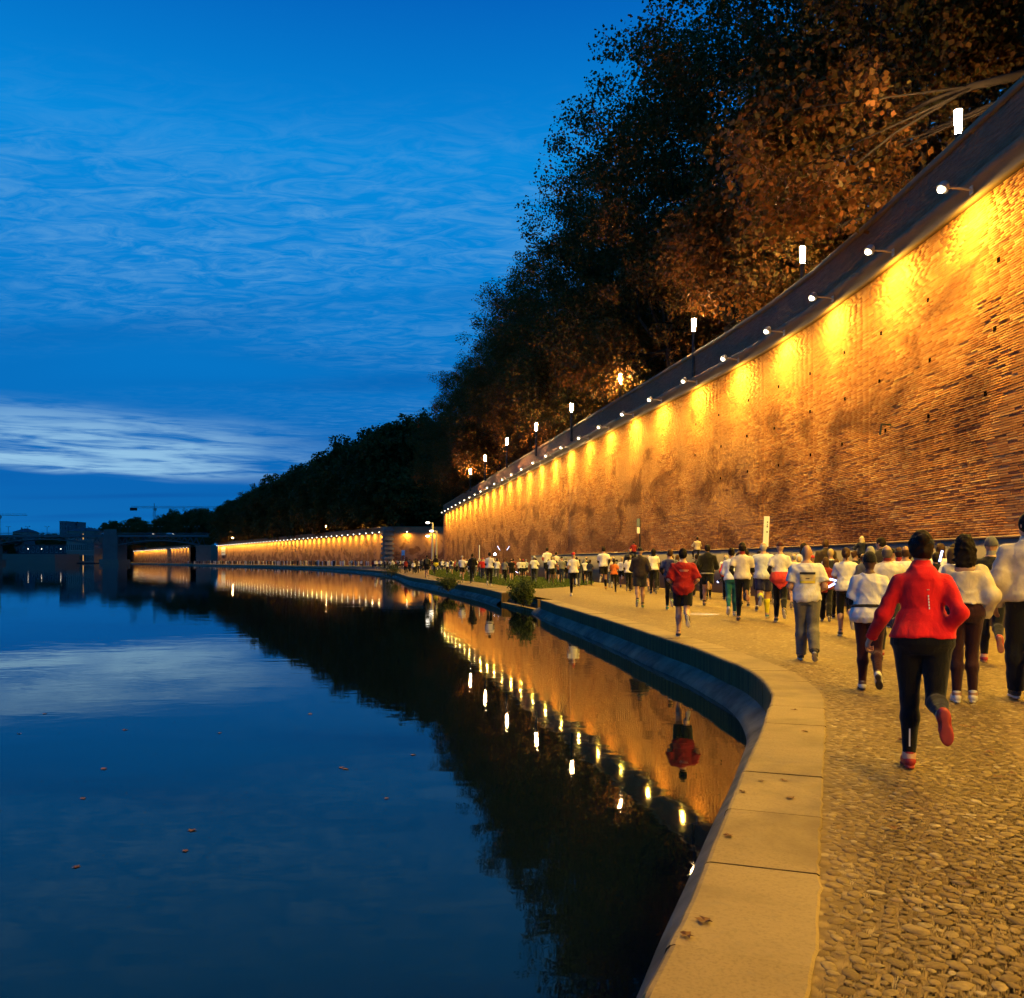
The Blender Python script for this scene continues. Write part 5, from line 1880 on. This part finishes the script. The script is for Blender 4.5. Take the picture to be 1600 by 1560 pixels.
e_ = pers(1359, 1080, dict(sex='f', pose=dict(lean=6, L=(9, -1, 10), Rr=(-8, -2, 46), armL=(6, 12, 78, 30), armR=(-18, 20, 92, 40)), w=1.06, hip=1.06, top='tee', sleeve=.8, tc=WHITE, loose=.028, hem=-.13, flare=.02, bottom='leggings', bc=(.045, .010, .012), sc=(.62, .60, .50), sole=(.05, .04, .04), hair='beanie', hc=(.010, .009, .009), skin=SK3, under=(.014, .014, .016), belt=(.012, .012, .014), wrinkle=.008),
          'runner in a loose white t shirt with a black belt and maroon leggings', head=866, h=.012)
f_ = pers(1261, 1032, dict(sex='m', pose=dict(lean=4, L=(10, -1, 16), Rr=(-6, -1, 34), armL=(-6, 15, 84, 30), armR=(-10, 17, 84, 30)), w=1.10, top='tee', sleeve=.74, tc=WHITE, loose=.024, hem=-.10, bottom='trousers', bc=(.13, .12, .105), sc=(.03, .03, .034), sole=(.5, .48, .45), hair='bald', skin=(.45, .24, .14), wrinkle=.007),
          'bald man in white t shirt with a race bib and grey sweatpants', head=854, h=.013, rz=2)
bibp = plain('bib_paper', (.58, .48, .22), 0.6, 0.05, 6); bibk = plain('bib_black_print', (.02, .02, .022), 0.6, 0.05, 6); biby = plain('bib_yellow_print', (.60, .46, .04), 0.6, 0.05, 6)
pts, fs = grid_rect(.225, .165, 12, 8); bib = on_back(f_, 't_shirt', pts, fs, 'race_bib', bibp, 1.235, 0, .006)
pts, fs = grid_rect(.225, .035, 12, 2); on_back(f_, 't_shirt', pts, fs, 'bib_top_strip', bibk, 1.305, 0, .009)
pts, fs = grid_rect(.215, .035, 12, 2); on_back(f_, 't_shirt', pts, fs, 'bib_bottom_strip', biby, 1.172, 0, .009)
pts, fs = grid_rect(.055, .013, 4, 1); on_back(f_, 't_shirt', pts, fs, 'bib_number_smudge', bibk, 1.225, 0, .009)
g_ = pers(1067, 996, dict(sex='m', pose=dict(lean=5, L=(9, -1, 12), Rr=(-12, -2, 66), armL=(-12, 20, 74, 35), armR=(-16, 22, 80, 35)), w=1.06, top='tee', sleeve=.95, tc=(.30, .010, .012), loose=.032, hem=-.16, flare=.02, bottom='shorts', bc=BLACK, sc=(.02, .02, .03), sole=(.55, .5, .45), hair='short', hc=(.010, .008, .008), skin=SK1, wrinkle=.009),
          'man in a loose dark red t shirt and black shorts running along the quay edge', head=859, h=.014)
pk = plain('pink_print', (.60, .25, .22), 0.6, 0.05, 8)
pts, fs = grid_rect(.185, .016, 14, 1); on_back(g_, 't_shirt', pts, fs, 'small_print_line', pk, 1.31, .02)
pts, fs = grid_rect(.15, .008, 12, 1); on_back(g_, 't_shirt', pts, fs, 'small_print_line', pk, 1.285, .02)

# ---- runners of the middle distance, one by one
near = [
 (1322, 994, 858, dict(sex='f', pose=RUN2 | dict(L=(6, 3, 10), Rr=(-10, -2, 58)), w=1.05, tc=WHITE, loose=.024, hem=-.10, bottom='capri', bc=BLACK, sc=(.03, .03, .03), hair='pony', hc=HBR), 'woman in white t shirt and black capri leggings with a ponytail'),
 (1387, 1028, 854, dict(pose=RUN, w=1.1, tc=(.60, .57, .54), loose=.02, hem=-.08, bottom='leggings', bc=DARK, sc=(.25, .03, .03), hair='fringe', hc=(.12, .10, .09), scarf=(.16, .015, .015), under=(.16, .015, .015)), 'balding man in white t shirt over dark red sleeves'),
 (1219, 972, 848, dict(sex='f', pose=JOG, tc=WHITE, under=BLACK, tied=(.62, .05, .04), bottom='leggings', bc=BLACK, sc=(.05, .05, .05), hair='cap', hc=(.06, .012, .014)), 'runner in white t shirt with a coral jacket tied round the waist'),
 (1193, 966, 848, dict(pose=RUN2, w=1.08, tc=(.58, .62, .68), loose=.026, hem=-.10, bottom='shorts', bc=(.02, .022, .08), sock=(.62, .55, .02), sockh=.85, sc=(.05, .16, .26), hair='fringe', hc=(.4, .38, .36)), 'man in pale shirt and navy shorts with bright yellow knee socks'),
 (1160, 971, 849, dict(pose=RUN, w=.98, tc=(.58, .52, .48), under=BLACK, bottom='leggings', bc=BLACK, sc=(.03, .035, .06), sole=(.3, .14, .06), hair='short', band=(.03, .02, .02), scarf=(.2, .02, .02)), 'slim runner in beige t shirt over black sleeves with a dark headband'),
 (1143, 963, 858, dict(sex='f', pose=JOG2, tc=(.72, .76, .84), top='long', bottom='leggings', bc=(.015, .12, .13), sc=(.6, .6, .62), hair='bun', hc=HB), 'woman in bright white top and teal leggings'),
 (1105, 947, 852, dict(pose=RUN, w=1.04, top='hoodie', tc=BLACK, loose=.026, hem=-.08, hemband=(.5, .5, .5), bottom='shorts', bc=BLACK, sc=(.1, .1, .1), sock=BLACK, sole=(.3, .2, .1), hair='short'), 'man in black hoodie with a white hem band and shorts'),
 (1047, 953, 860, dict(pose=JOG, w=1.02, tc=(.10, .105, .15), pack=(.03, .035, .12), under=BLACK, bottom='leggings', bc=BLACK, sc=(.02, .2, .2), hair='short', hc=HBR), 'runner in slate blue t shirt with a blue backpack'),
 (1000, 950, 857, dict(pose=JOG2, w=1.06, top='jacket', tc=(.03, .022, .024), loose=.022, hem=-.10, bottom='shorts', bc=DARK, sc=(.12, .22, .05), sock=BLACK, hair='cap', hc=BLACK), 'man in dark jacket and shorts with green shoes'),
 (1021, 928, 858, dict(sex='f', pose=WALK, tc=WHITE, loose=.024, bottom='leggings', bc=BLACK, scarf=BLACK, hair='long', hc=HB), 'woman in white t shirt with a black scarf and dark loose hair'),
 (985, 919, 857, dict(pose=STAND, w=1.1, top='coat', tc=(.02, .022, .032), loose=.03, hem=-.22, bottom='jeans', bc=(.03, .04, .07), hair='fringe', hc=HGR, skin=SK1), 'man in a long navy coat and jeans facing back along the quay'),
 (967, 912, 853, dict(pose=WALK, tc=WHITE, pack=(.16, .13, .02), bottom='jeans', bc=(.08, .085, .10), hair='short'), 'man in white t shirt with an olive backpack and grey jeans'),
 (943, 921, 855, dict(pose=RUN2, tc=WHITE, loose=.022, bottom='shorts', bc=BLACK, under=BLACK, sock=BLACK, sockh=.8, sc=(.4, .22, .05), hair='short'), 'runner in white t shirt and black shorts with orange shoes'),
 (896, 932, 864, dict(sex='f', pose=RUN, tc=WHITE, loose=.022, bottom='leggings', bc=BLACK, sc=(.6, .58, .55), hair='cap', hc=(.60, .04, .03)), 'runner in white t shirt with a bright red cap and white shoes'),
 (855, 907, 856, dict(pose=RUN, w=1.04, tc=WHITE, under=(.3, .02, .03), bottom='shorts', bc=BLACK, hair='short'), 'runner in white t shirt over red sleeves beside the lawn'),
 (869, 905, 863, dict(sex='f', pose=JOG, tc=WHITE, belt=BLACK, bottom='leggings', bc=BLACK, hair='bun'), 'woman in white t shirt with a dark waist belt beside the lawn'),
 (765, 916, 864, dict(sex='f', pose=JOG2, tc=WHITE, loose=.022, bottom='leggings', bc=BLACK, sc=(.5, .5, .5), hair='bun', under=BLACK), 'runner in white t shirt on the strip between lawn and quay edge'),
 (738, 912, 866, dict(pose=JOG, w=1.05, top='jacket', tc=BLACK, bottom='leggings', bc=BLACK, hair='short'), 'runner all in black beside the lawn'),
 (722, 908, 869, dict(pose=RUN2, tc=WHITE, bottom='shorts', bc=BLACK, sock=WHITE, hair='cap', hc=(.5, .5, .5)), 'runner in white t shirt black shorts and pale cap on the lawn edge'),
 (667, 903, 868, dict(pose=WALK, w=1.1, top='jacket', tc=BLACK, bottom='shorts', bc=BLACK, hair='short', pack=(.05, .05, .04)), 'man in black jacket with a dark backpack near the quay edge'),
 (681, 899, 868, dict(sex='f', pose=RUN, top='jacket', tc=BLACK, bottom='leggings', bc=BLACK, tied=(.6, .5, .03), hair='pony'), 'runner in black with a yellow jacket tied round the waist'),
 (819, 896, 861, dict(pose=WALK, tc=(.62, .60, .52), bottom='jeans', bc=(.06, .07, .10), hair='short'), 'man in cream t shirt and blue jeans by the end of the plinth wall'),
 (808, 897, 860, dict(pose=WALK, w=1.1, top='coat', tc=BLACK, hem=-.25, bottom='trousers', bc=BLACK, hair='long'), 'person in a long black coat by the plinth wall'),
 (1290, 948, 844, dict(pose=WALK, w=1.12, top='coat', tc=(.035, .022, .014), loose=.03, hem=-.18, bottom='jeans', bc=(.02, .022, .035), hair='short', hc=HBR), 'tall man in a dark brown coat walking among the runners'),
 (1122, 925, 853, dict(sex='f', pose=WALK, tc=WHITE, bottom='skirt', bc=(.07, .065, .065), hair='long', hc=(.09, .03, .015), pack=(.05, .04, .04)), 'woman with long auburn hair in white t shirt and grey skirt'),
 (1086, 917, 853, dict(pose=WALK, tc=WHITE, loose=.03, hem=-.14, bottom='trousers', bc=BLACK, hair='cap', hc=BLACK, belt=(.1, .03, .02)), 'man in a long white t shirt and black cap'),
 (1470, 985, 852, dict(sex='f', pose=JOG, tc=WHITE, bottom='leggings', bc=BLACK, hair='long', hc=(.05, .025, .015)), 'long haired runner in white t shirt behind the red jacketed runner'),
 (1482, 962, 846, dict(sex='f', pose=JOG2, tc=(.5, .5, .56), bottom='leggings', bc=DARK, hair='long', hc=HBL), 'blond runner in pale blue t shirt in the dense crowd'),
 (1505, 955, 845, dict(pose=JOG, tc=WHITE, bottom='shorts', bc=DARK, hair='fringe', hc=HGR), 'grey haired runner in white t shirt in the dense crowd'),
 (1376, 975, 841, dict(pose=WALK, w=1.05, top='jacket', tc=(.03, .025, .025), bottom='jeans', bc=DARK, hair='short', hc=HB, yaw=60), 'dark haired man in black jacket turning his head sideways'),
 (1405, 990, 858, dict(sex='f', pose=JOG, tc=WHITE, bottom='leggings', bc=BLACK, hair='short', hc=(.05, .02, .015), scarf=(.3, .03, .03), band=(.02, .02, .03)), 'runner in white t shirt with red scarf and dark headband'),
 (1336, 952, 862, dict(sex='f', pose=WALK, top='vest', tc=DARK, bottom='jeans', bc=DARK, hair='bun', hc=HBR, yaw=-70), 'woman in black vest looking sideways'),
 (1312, 940, 848, dict(pose=WALK, tc=(.5, .48, .46), bottom='jeans', bc=(.04, .05, .08), hair='short', hc=HB), 'dark haired man in pale grey t shirt and jeans'),
 (1256, 945, 851, dict(sex='f', pose=JOG2, tc=WHITE, bottom='leggings', bc=BLACK, hair='curly', hc=HB), 'curly haired runner in white t shirt in front of the plinth wall'),
 (1566, 960, 850, dict(pose=STAND, top='jacket', tc=DARK, bottom='jeans', bc=DARK, hair='cap', hc=(.28, .30, .26)), 'man in dark jacket with a pale striped cap'),
]
for i, (px, ft, hd_, sp, lab) in enumerate(near):
    Dp = F * EYE / (ft - HOR)
    pers(px, ft, sp, lab, head=hd_, h=.018 if Dp < 20 else (.024 if Dp < 32 else .030), rz=rng.uniform(-6, 6) + (170 if 'facing back' in lab else 0))

# ---- children riding on shoulders, with their carriers
for px, D, hd_, tcol, hcol, hair, lab in ((1345, 27.0, 838, (.02, .022, .035), (.55, .45, .28), 'curly', 'blond child in a navy coat riding on shoulders'),
                                         (1089, 37.0, 839, (.5, .42, .32), HB, 'short', 'child in a beige jacket riding on shoulders'),
                                         (990, 47.0, 846, (.35, .03, .03), HB, 'beanie', 'child in a red coat riding on shoulders')):
    top = EYE + (HOR - hd_) / F * D
    X = at(px, D)
    spawn(figure(dict(pose=WALK, height=1.78, top='jacket', tc=DARK, bottom='jeans', bc=DARK, hair='short', seed=px), .022), (X, D, 0.012), R(5), {1345: 'man in dark jacket carrying the blond child on his shoulders', 1089: 'man in dark jacket carrying the beige jacketed child', 990: 'man in dark jacket carrying the red coated child'}[px])
    ch = figure(dict(pose=RIDE, height=1.12, top='jacket', tc=tcol, bottom='leggings', bc=DARK, hair=hair, hc=hcol, seed=px + 1, loose=.03), .018)
    zs = max((v.co.z for v in ch[0][1].vertices))
    spawn(ch, (X, D - .06, top - zs - .02), R(5), lab)

# ---- the rest of the crowd: a few figures, repeated with other clothes
CP = []
cspec = [dict(sex='m', pose=RUN, top='tee', bottom='shorts', hair='short', sock=WHITE), dict(sex='f', pose=RUN2, top='tee', bottom='leggings', hair='pony', loose=.02),
         dict(sex='m', pose=JOG, top='tee', bottom='leggings', hair='cap', loose=.022), dict(sex='f', pose=JOG2, top='tee', bottom='leggings', hair='bun', under=BLACK),
         dict(sex='m', pose=WALK, top='jacket', bottom='jeans', hair='short', w=1.06), dict(sex='f', pose=WALK, top='coat', bottom='trousers', hair='long', hem=-.2),
         dict(sex='m', pose=JOG2, top='tee', bottom='shorts', hair='fringe', w=1.12), dict(sex='f', pose=JOG, top='long', bottom='leggings', hair='long'),
         dict(sex='m', pose=RUN2, top='tee', bottom='shorts', hair='short', pack=DARK)]
for i, sp in enumerate(cspec):
    sp['height'] = 1.74 if sp['sex'] == 'm' else 1.64; sp['seed'] = i
    CP.append(figure(sp, .028))
tn = {'tee': 't_shirt', 'jacket': 'jacket', 'coat': 'coat', 'long': 'long_sleeved_shirt'}
bn_ = {'shorts': 'shorts', 'leggings': 'leggings', 'jeans': 'jeans', 'trousers': 'trousers'}
TC = [('white', WHITE)] * 11 + [('cream', (.55, .50, .40)), ('black', BLACK), ('black', BLACK), ('navy', (.02, .025, .06)), ('grey', (.16, .16, .17)), ('red', (.42, .02, .02)), ('pale blue', (.35, .42, .55)), ('orange', (.6, .15, .03))]
BC = [('black', BLACK)] * 6 + [('grey', (.09, .09, .095)), ('navy', (.02, .025, .06)), ('blue', (.06, .08, .14))]
HC = [('black haired', HB), ('brown haired', HBR), ('blond', HBL), ('grey haired', HGR), ('dark haired', (.03, .018, .012))]


def crowd(X, D, zone):
    i = rng.randrange(len(cspec)); sp = cspec[i]
    tcn, tcc = rng.choice(TC if sp['top'] not in ('jacket', 'coat') else [('black', BLACK), ('navy', (.02, .025, .06)), ('grey', (.1, .1, .11)), ('brown', (.06, .035, .02)), ('dark red', (.2, .02, .02))])
    bcn, bcc = rng.choice(BC); hn, hcc = rng.choice(HC)
    cap = sp['hair'] == 'cap'
    if cap: hn, hcc = rng.choice([('white capped', (.55, .55, .55)), ('red capped', (.45, .03, .03)), ('black capped', BLACK)])
    lab = '%s %s in %s %s and %s %s %s' % (hn, 'runner' if sp['pose'] is not WALK else 'walker', tcn, tn[sp['top']].replace('_', ' '), bcn, sp['bottom'], zone)
    lab = lab.replace('t_shirt', 't shirt')
    if sp.get('pack'): lab = lab.replace(' and ', ' backpack and ')
    rc = {tn[sp['top']]: tcc, sp['bottom']: bcc, 'hair': hcc, 'cap': hcc, 'body': rng.choice([SK1, SK1, SK2, SK3])}
    spawn(CP[i], (X, D, 0.012), R(rng.uniform(-14, 14) - math.degrees(math.atan2(X, D)) * 0.8), lab, 'runners of the crowd', rng.uniform(.93, 1.07), rc)


def wall_x(D):
    return WB_[0] + dirB[0] / dirB[1] * (D - WB_[1]) if D > WB_[1] else WB_[0]
taken = []
def try_crowd(X, D, gap, zone):
    if all((X - x) ** 2 + (D - y) ** 2 > gap * gap for x, y in taken):
        taken.append((X, D)); crowd(X, D, zone); return True
    return False
for o in [o for o in COL.objects if o.name.startswith('person')]:
    taken.append((o.location.x, o.location.y))
def fill(n, d0, d1, xa, xb, gap, zone):
    k = tr = 0
    while k < n and tr < n * 40:
        tr += 1
        D = rng.uniform(d0, d1)
        a_, b_ = xa(D), xb(D)
        if try_crowd(a_ + (b_ - a_) * rng.random() ** .8, D, gap, zone): k += 1
fill(15, 14.5, 24, lambda D: max(D * .36, 5.6), lambda D: min(10.4, D * .62), .7, 'in the dense crowd')
fill(18, 24, 36, lambda D: 7.2, lambda D: 10.3, .75, 'near the wall foot')
fill(26, 34, 58, lambda D: wall_x(D) - 5.2, lambda D: wall_x(D) - .9, .8, 'before the plinth wall')
fill(36, 58, 95, lambda D: wall_x(D) - 7.5, lambda D: wall_x(D) - .9, .85, 'between lawn and wall')
fill(70, 95, 185, lambda D: wall_x(D) - 11 - (D - 95) * .06, lambda D: wall_x(D) - .8, .85, 'beyond the lawn')
fill(34, 165, 262, lambda D: -24 - (D - 165) * .33, lambda D: -14.5 - (D - 165) * .1, 1.0, 'in the harbour square')
# far mass of people on the quay below the distant wall
mb = MB()
for k in range(230):
    s_ = rng.uniform(0, 1) ** 1.4
    q = W2A + d2 * (s_ * L2 * .97) + n2 * rng.uniform(2, 20)
    hgt_ = rng.uniform(1.55, 1.85)
    M4 = Matrix.Rotation(rng.uniform(0, 6), 3, 'Z')
    mb.tube([(q[0], q[1], 0.0), (q[0], q[1], hgt_ * .5), (q[0], q[1], hgt_ * .8), (q[0], q[1], hgt_ * .86)], [.12, .17, .22, .07], 6)
    mb.ball((q[0], q[1], hgt_ * .93), .11, 6, 4)
m, t = new_mat('far_clothes')
g = t.n('ShaderNodeNewGeometry')
finish(t, t.ramp(g.outputs['Random Per Island'], [(0, (.02, .02, .025)), (.55, (.04, .04, .05)), (.6, (.55, .53, .5)), (1, (.6, .58, .55))], 'CONSTANT'), .9)
tag(mb.build('distant_crowd', m), 'far off crowd of tiny runners below the distant lit wall', 'crowd', kind='stuff')

# ---- glowing sticks and lamps carried by runners
def light_stick(px, py, D, dx_, dz_, label):
    a_ = Vector((at(px, D), D, zt(py, D))); b_ = a_ + Vector((dx_, 0, dz_))
    o = tag(empty('light_stick', a_), label, 'light stick', 'glowing sticks carried by runners')
    MB().tube([(0, 0, 0), b_ - a_], .018, 8).build('tube', M['stick'], o)
    MB().tube([(0, 0, 0), (a_ - b_) * .25], .02, 8).build('grip', M['iron'], o)
light_stick(1468, 878, 15.5, .05, .20, 'upright glowing white stick beside the red jacketed runner')
light_stick(1288, 921, 15.0, .18, .10, 'slanted glowing stick beside the bald man')
light_stick(1239, 913, 15.5, .10, -.04, 'short glowing stick at the left elbow of the bald man')
light_stick(1296, 905, 16.0, .12, -.03, 'glowing stick held against the capri woman')
light_stick(781, 860, 90, -.25, .45, 'raised glowing stick above the crowd by the wall')
light_stick(792, 860, 91, .25, .40, 'second raised glowing stick above the crowd by the wall')
light_stick(801, 891, 80, .5, -.25, 'glowing stick held low by the plinth end')
D = 84
o = tag(empty('hand_lamp', (at(773, D), D, zt(866, D))), 'dazzling white hand lamp held up in the crowd', 'lamp')
MB().ball((0, 0, 0), (.10, .07, .10), 10, 7).build('lens', M['headlamp'], o, True)
MB().tube([(0, .05, 0), (0, .1, -.25)], .05, 8).build('handle', M['iron'], o)
# torch of the teal runner throwing a white patch on the paving
o = tag(empty('torch', (at(1131, 23.6), 23.9, 1.0)), 'white torch held by the runner in teal leggings', 'torch')
MB().tube([(0, 0, 0), (-.05, .10, -.06)], [.02, .03], 8).build('barrel', M['iron'], o)
MB().ball((-.06, .12, -.075), .03, 8, 5).build('lens', M['stick'], o, True)
l = bpy.data.lights.new('torch_beam', 'SPOT'); l.energy = 150; l.color = (.85, .92, 1.0); l.spot_size = R(62); l.spot_blend = .8; l.shadow_soft_size = .03
lo_ = bpy.data.objects.new('torch_beam', l); COL.objects.link(lo_); lo_.parent = o
lo_.location = (-.08, .14, -.12); lo_.rotation_euler = (R(30), 0, R(35))

# ------------------------------------------------------------------ fallen leaves
def leaf_shape(seed):
    r = random.Random(seed)
    n = 11
    V = [(0, 0, 0.010)]
    for k in range(n):
        a_ = 2 * math.pi * k / n
        q = (1.0 if k % 2 else .55) * r.uniform(.8, 1.15)
        V.append((q * math.cos(a_), q * math.sin(a_) * .8, abs(math.cos(a_)) * .25 * r.uniform(.2, 1.3) + .003))
    me = bpy.data.meshes.new('fallen_leaf')
    me.from_pydata(V, [], [(0, k + 1, (k + 1) % n + 1) for k in range(n)])
    me.materials.append(M['dead_leaf'])
    return me
LS = [leaf_shape(k) for k in range(5)]
def fallen(x, y, z, s, label, group, flat=1.0):
    o = tag(link('fallen_leaf', LS[rng.randrange(5)]), label, 'leaf', group)
    o.location = (x, y, z); o.scale = (s, s, s * flat); o.rotation_euler = (0, 0, rng.uniform(0, 6.28))
for px, py in ((1240, 1112), (1258, 1146), (1190, 1224), (1160, 1241), (1236, 1251), (1138, 1311), (1101, 1445), (1073, 1468), (1225, 1223)):
    x, y = ground(px, py); fallen(x, y, .016, rng.uniform(.03, .05), 'brown leaf lying on the pale kerb stones', 'leaves on the kerb')
for px, py in ((1505, 1138), (1518, 1140), (1340, 1172), (1560, 1218), (1585, 1213), (1440, 1110), (1330, 1010), (1360, 1035), (1290, 990), (1470, 1085), (1545, 1180), (1410, 1160), (1300, 975), (1180, 1000), (1400, 1300), (1520, 1380)):
    x, y = ground(px, py); fallen(x, y, .018, rng.uniform(.035, .06), 'curled brown leaf lying on the pebble paving', 'leaves on the paving')
for px, py in ((130, 1248), (343, 1146), (300, 1298), (484, 1116), (646, 1180), (540, 1202), (604, 1248), (30, 1147), (290, 1330), (162, 1202), (533, 1200), (120, 1355), (70, 1116), (195, 1141)):
    x, y = ground(px, py, WATER); fallen(x, y, WATER + .004, rng.uniform(.025, .05), 'dead leaf floating on the dark river', 'leaves floating on the river', .35)
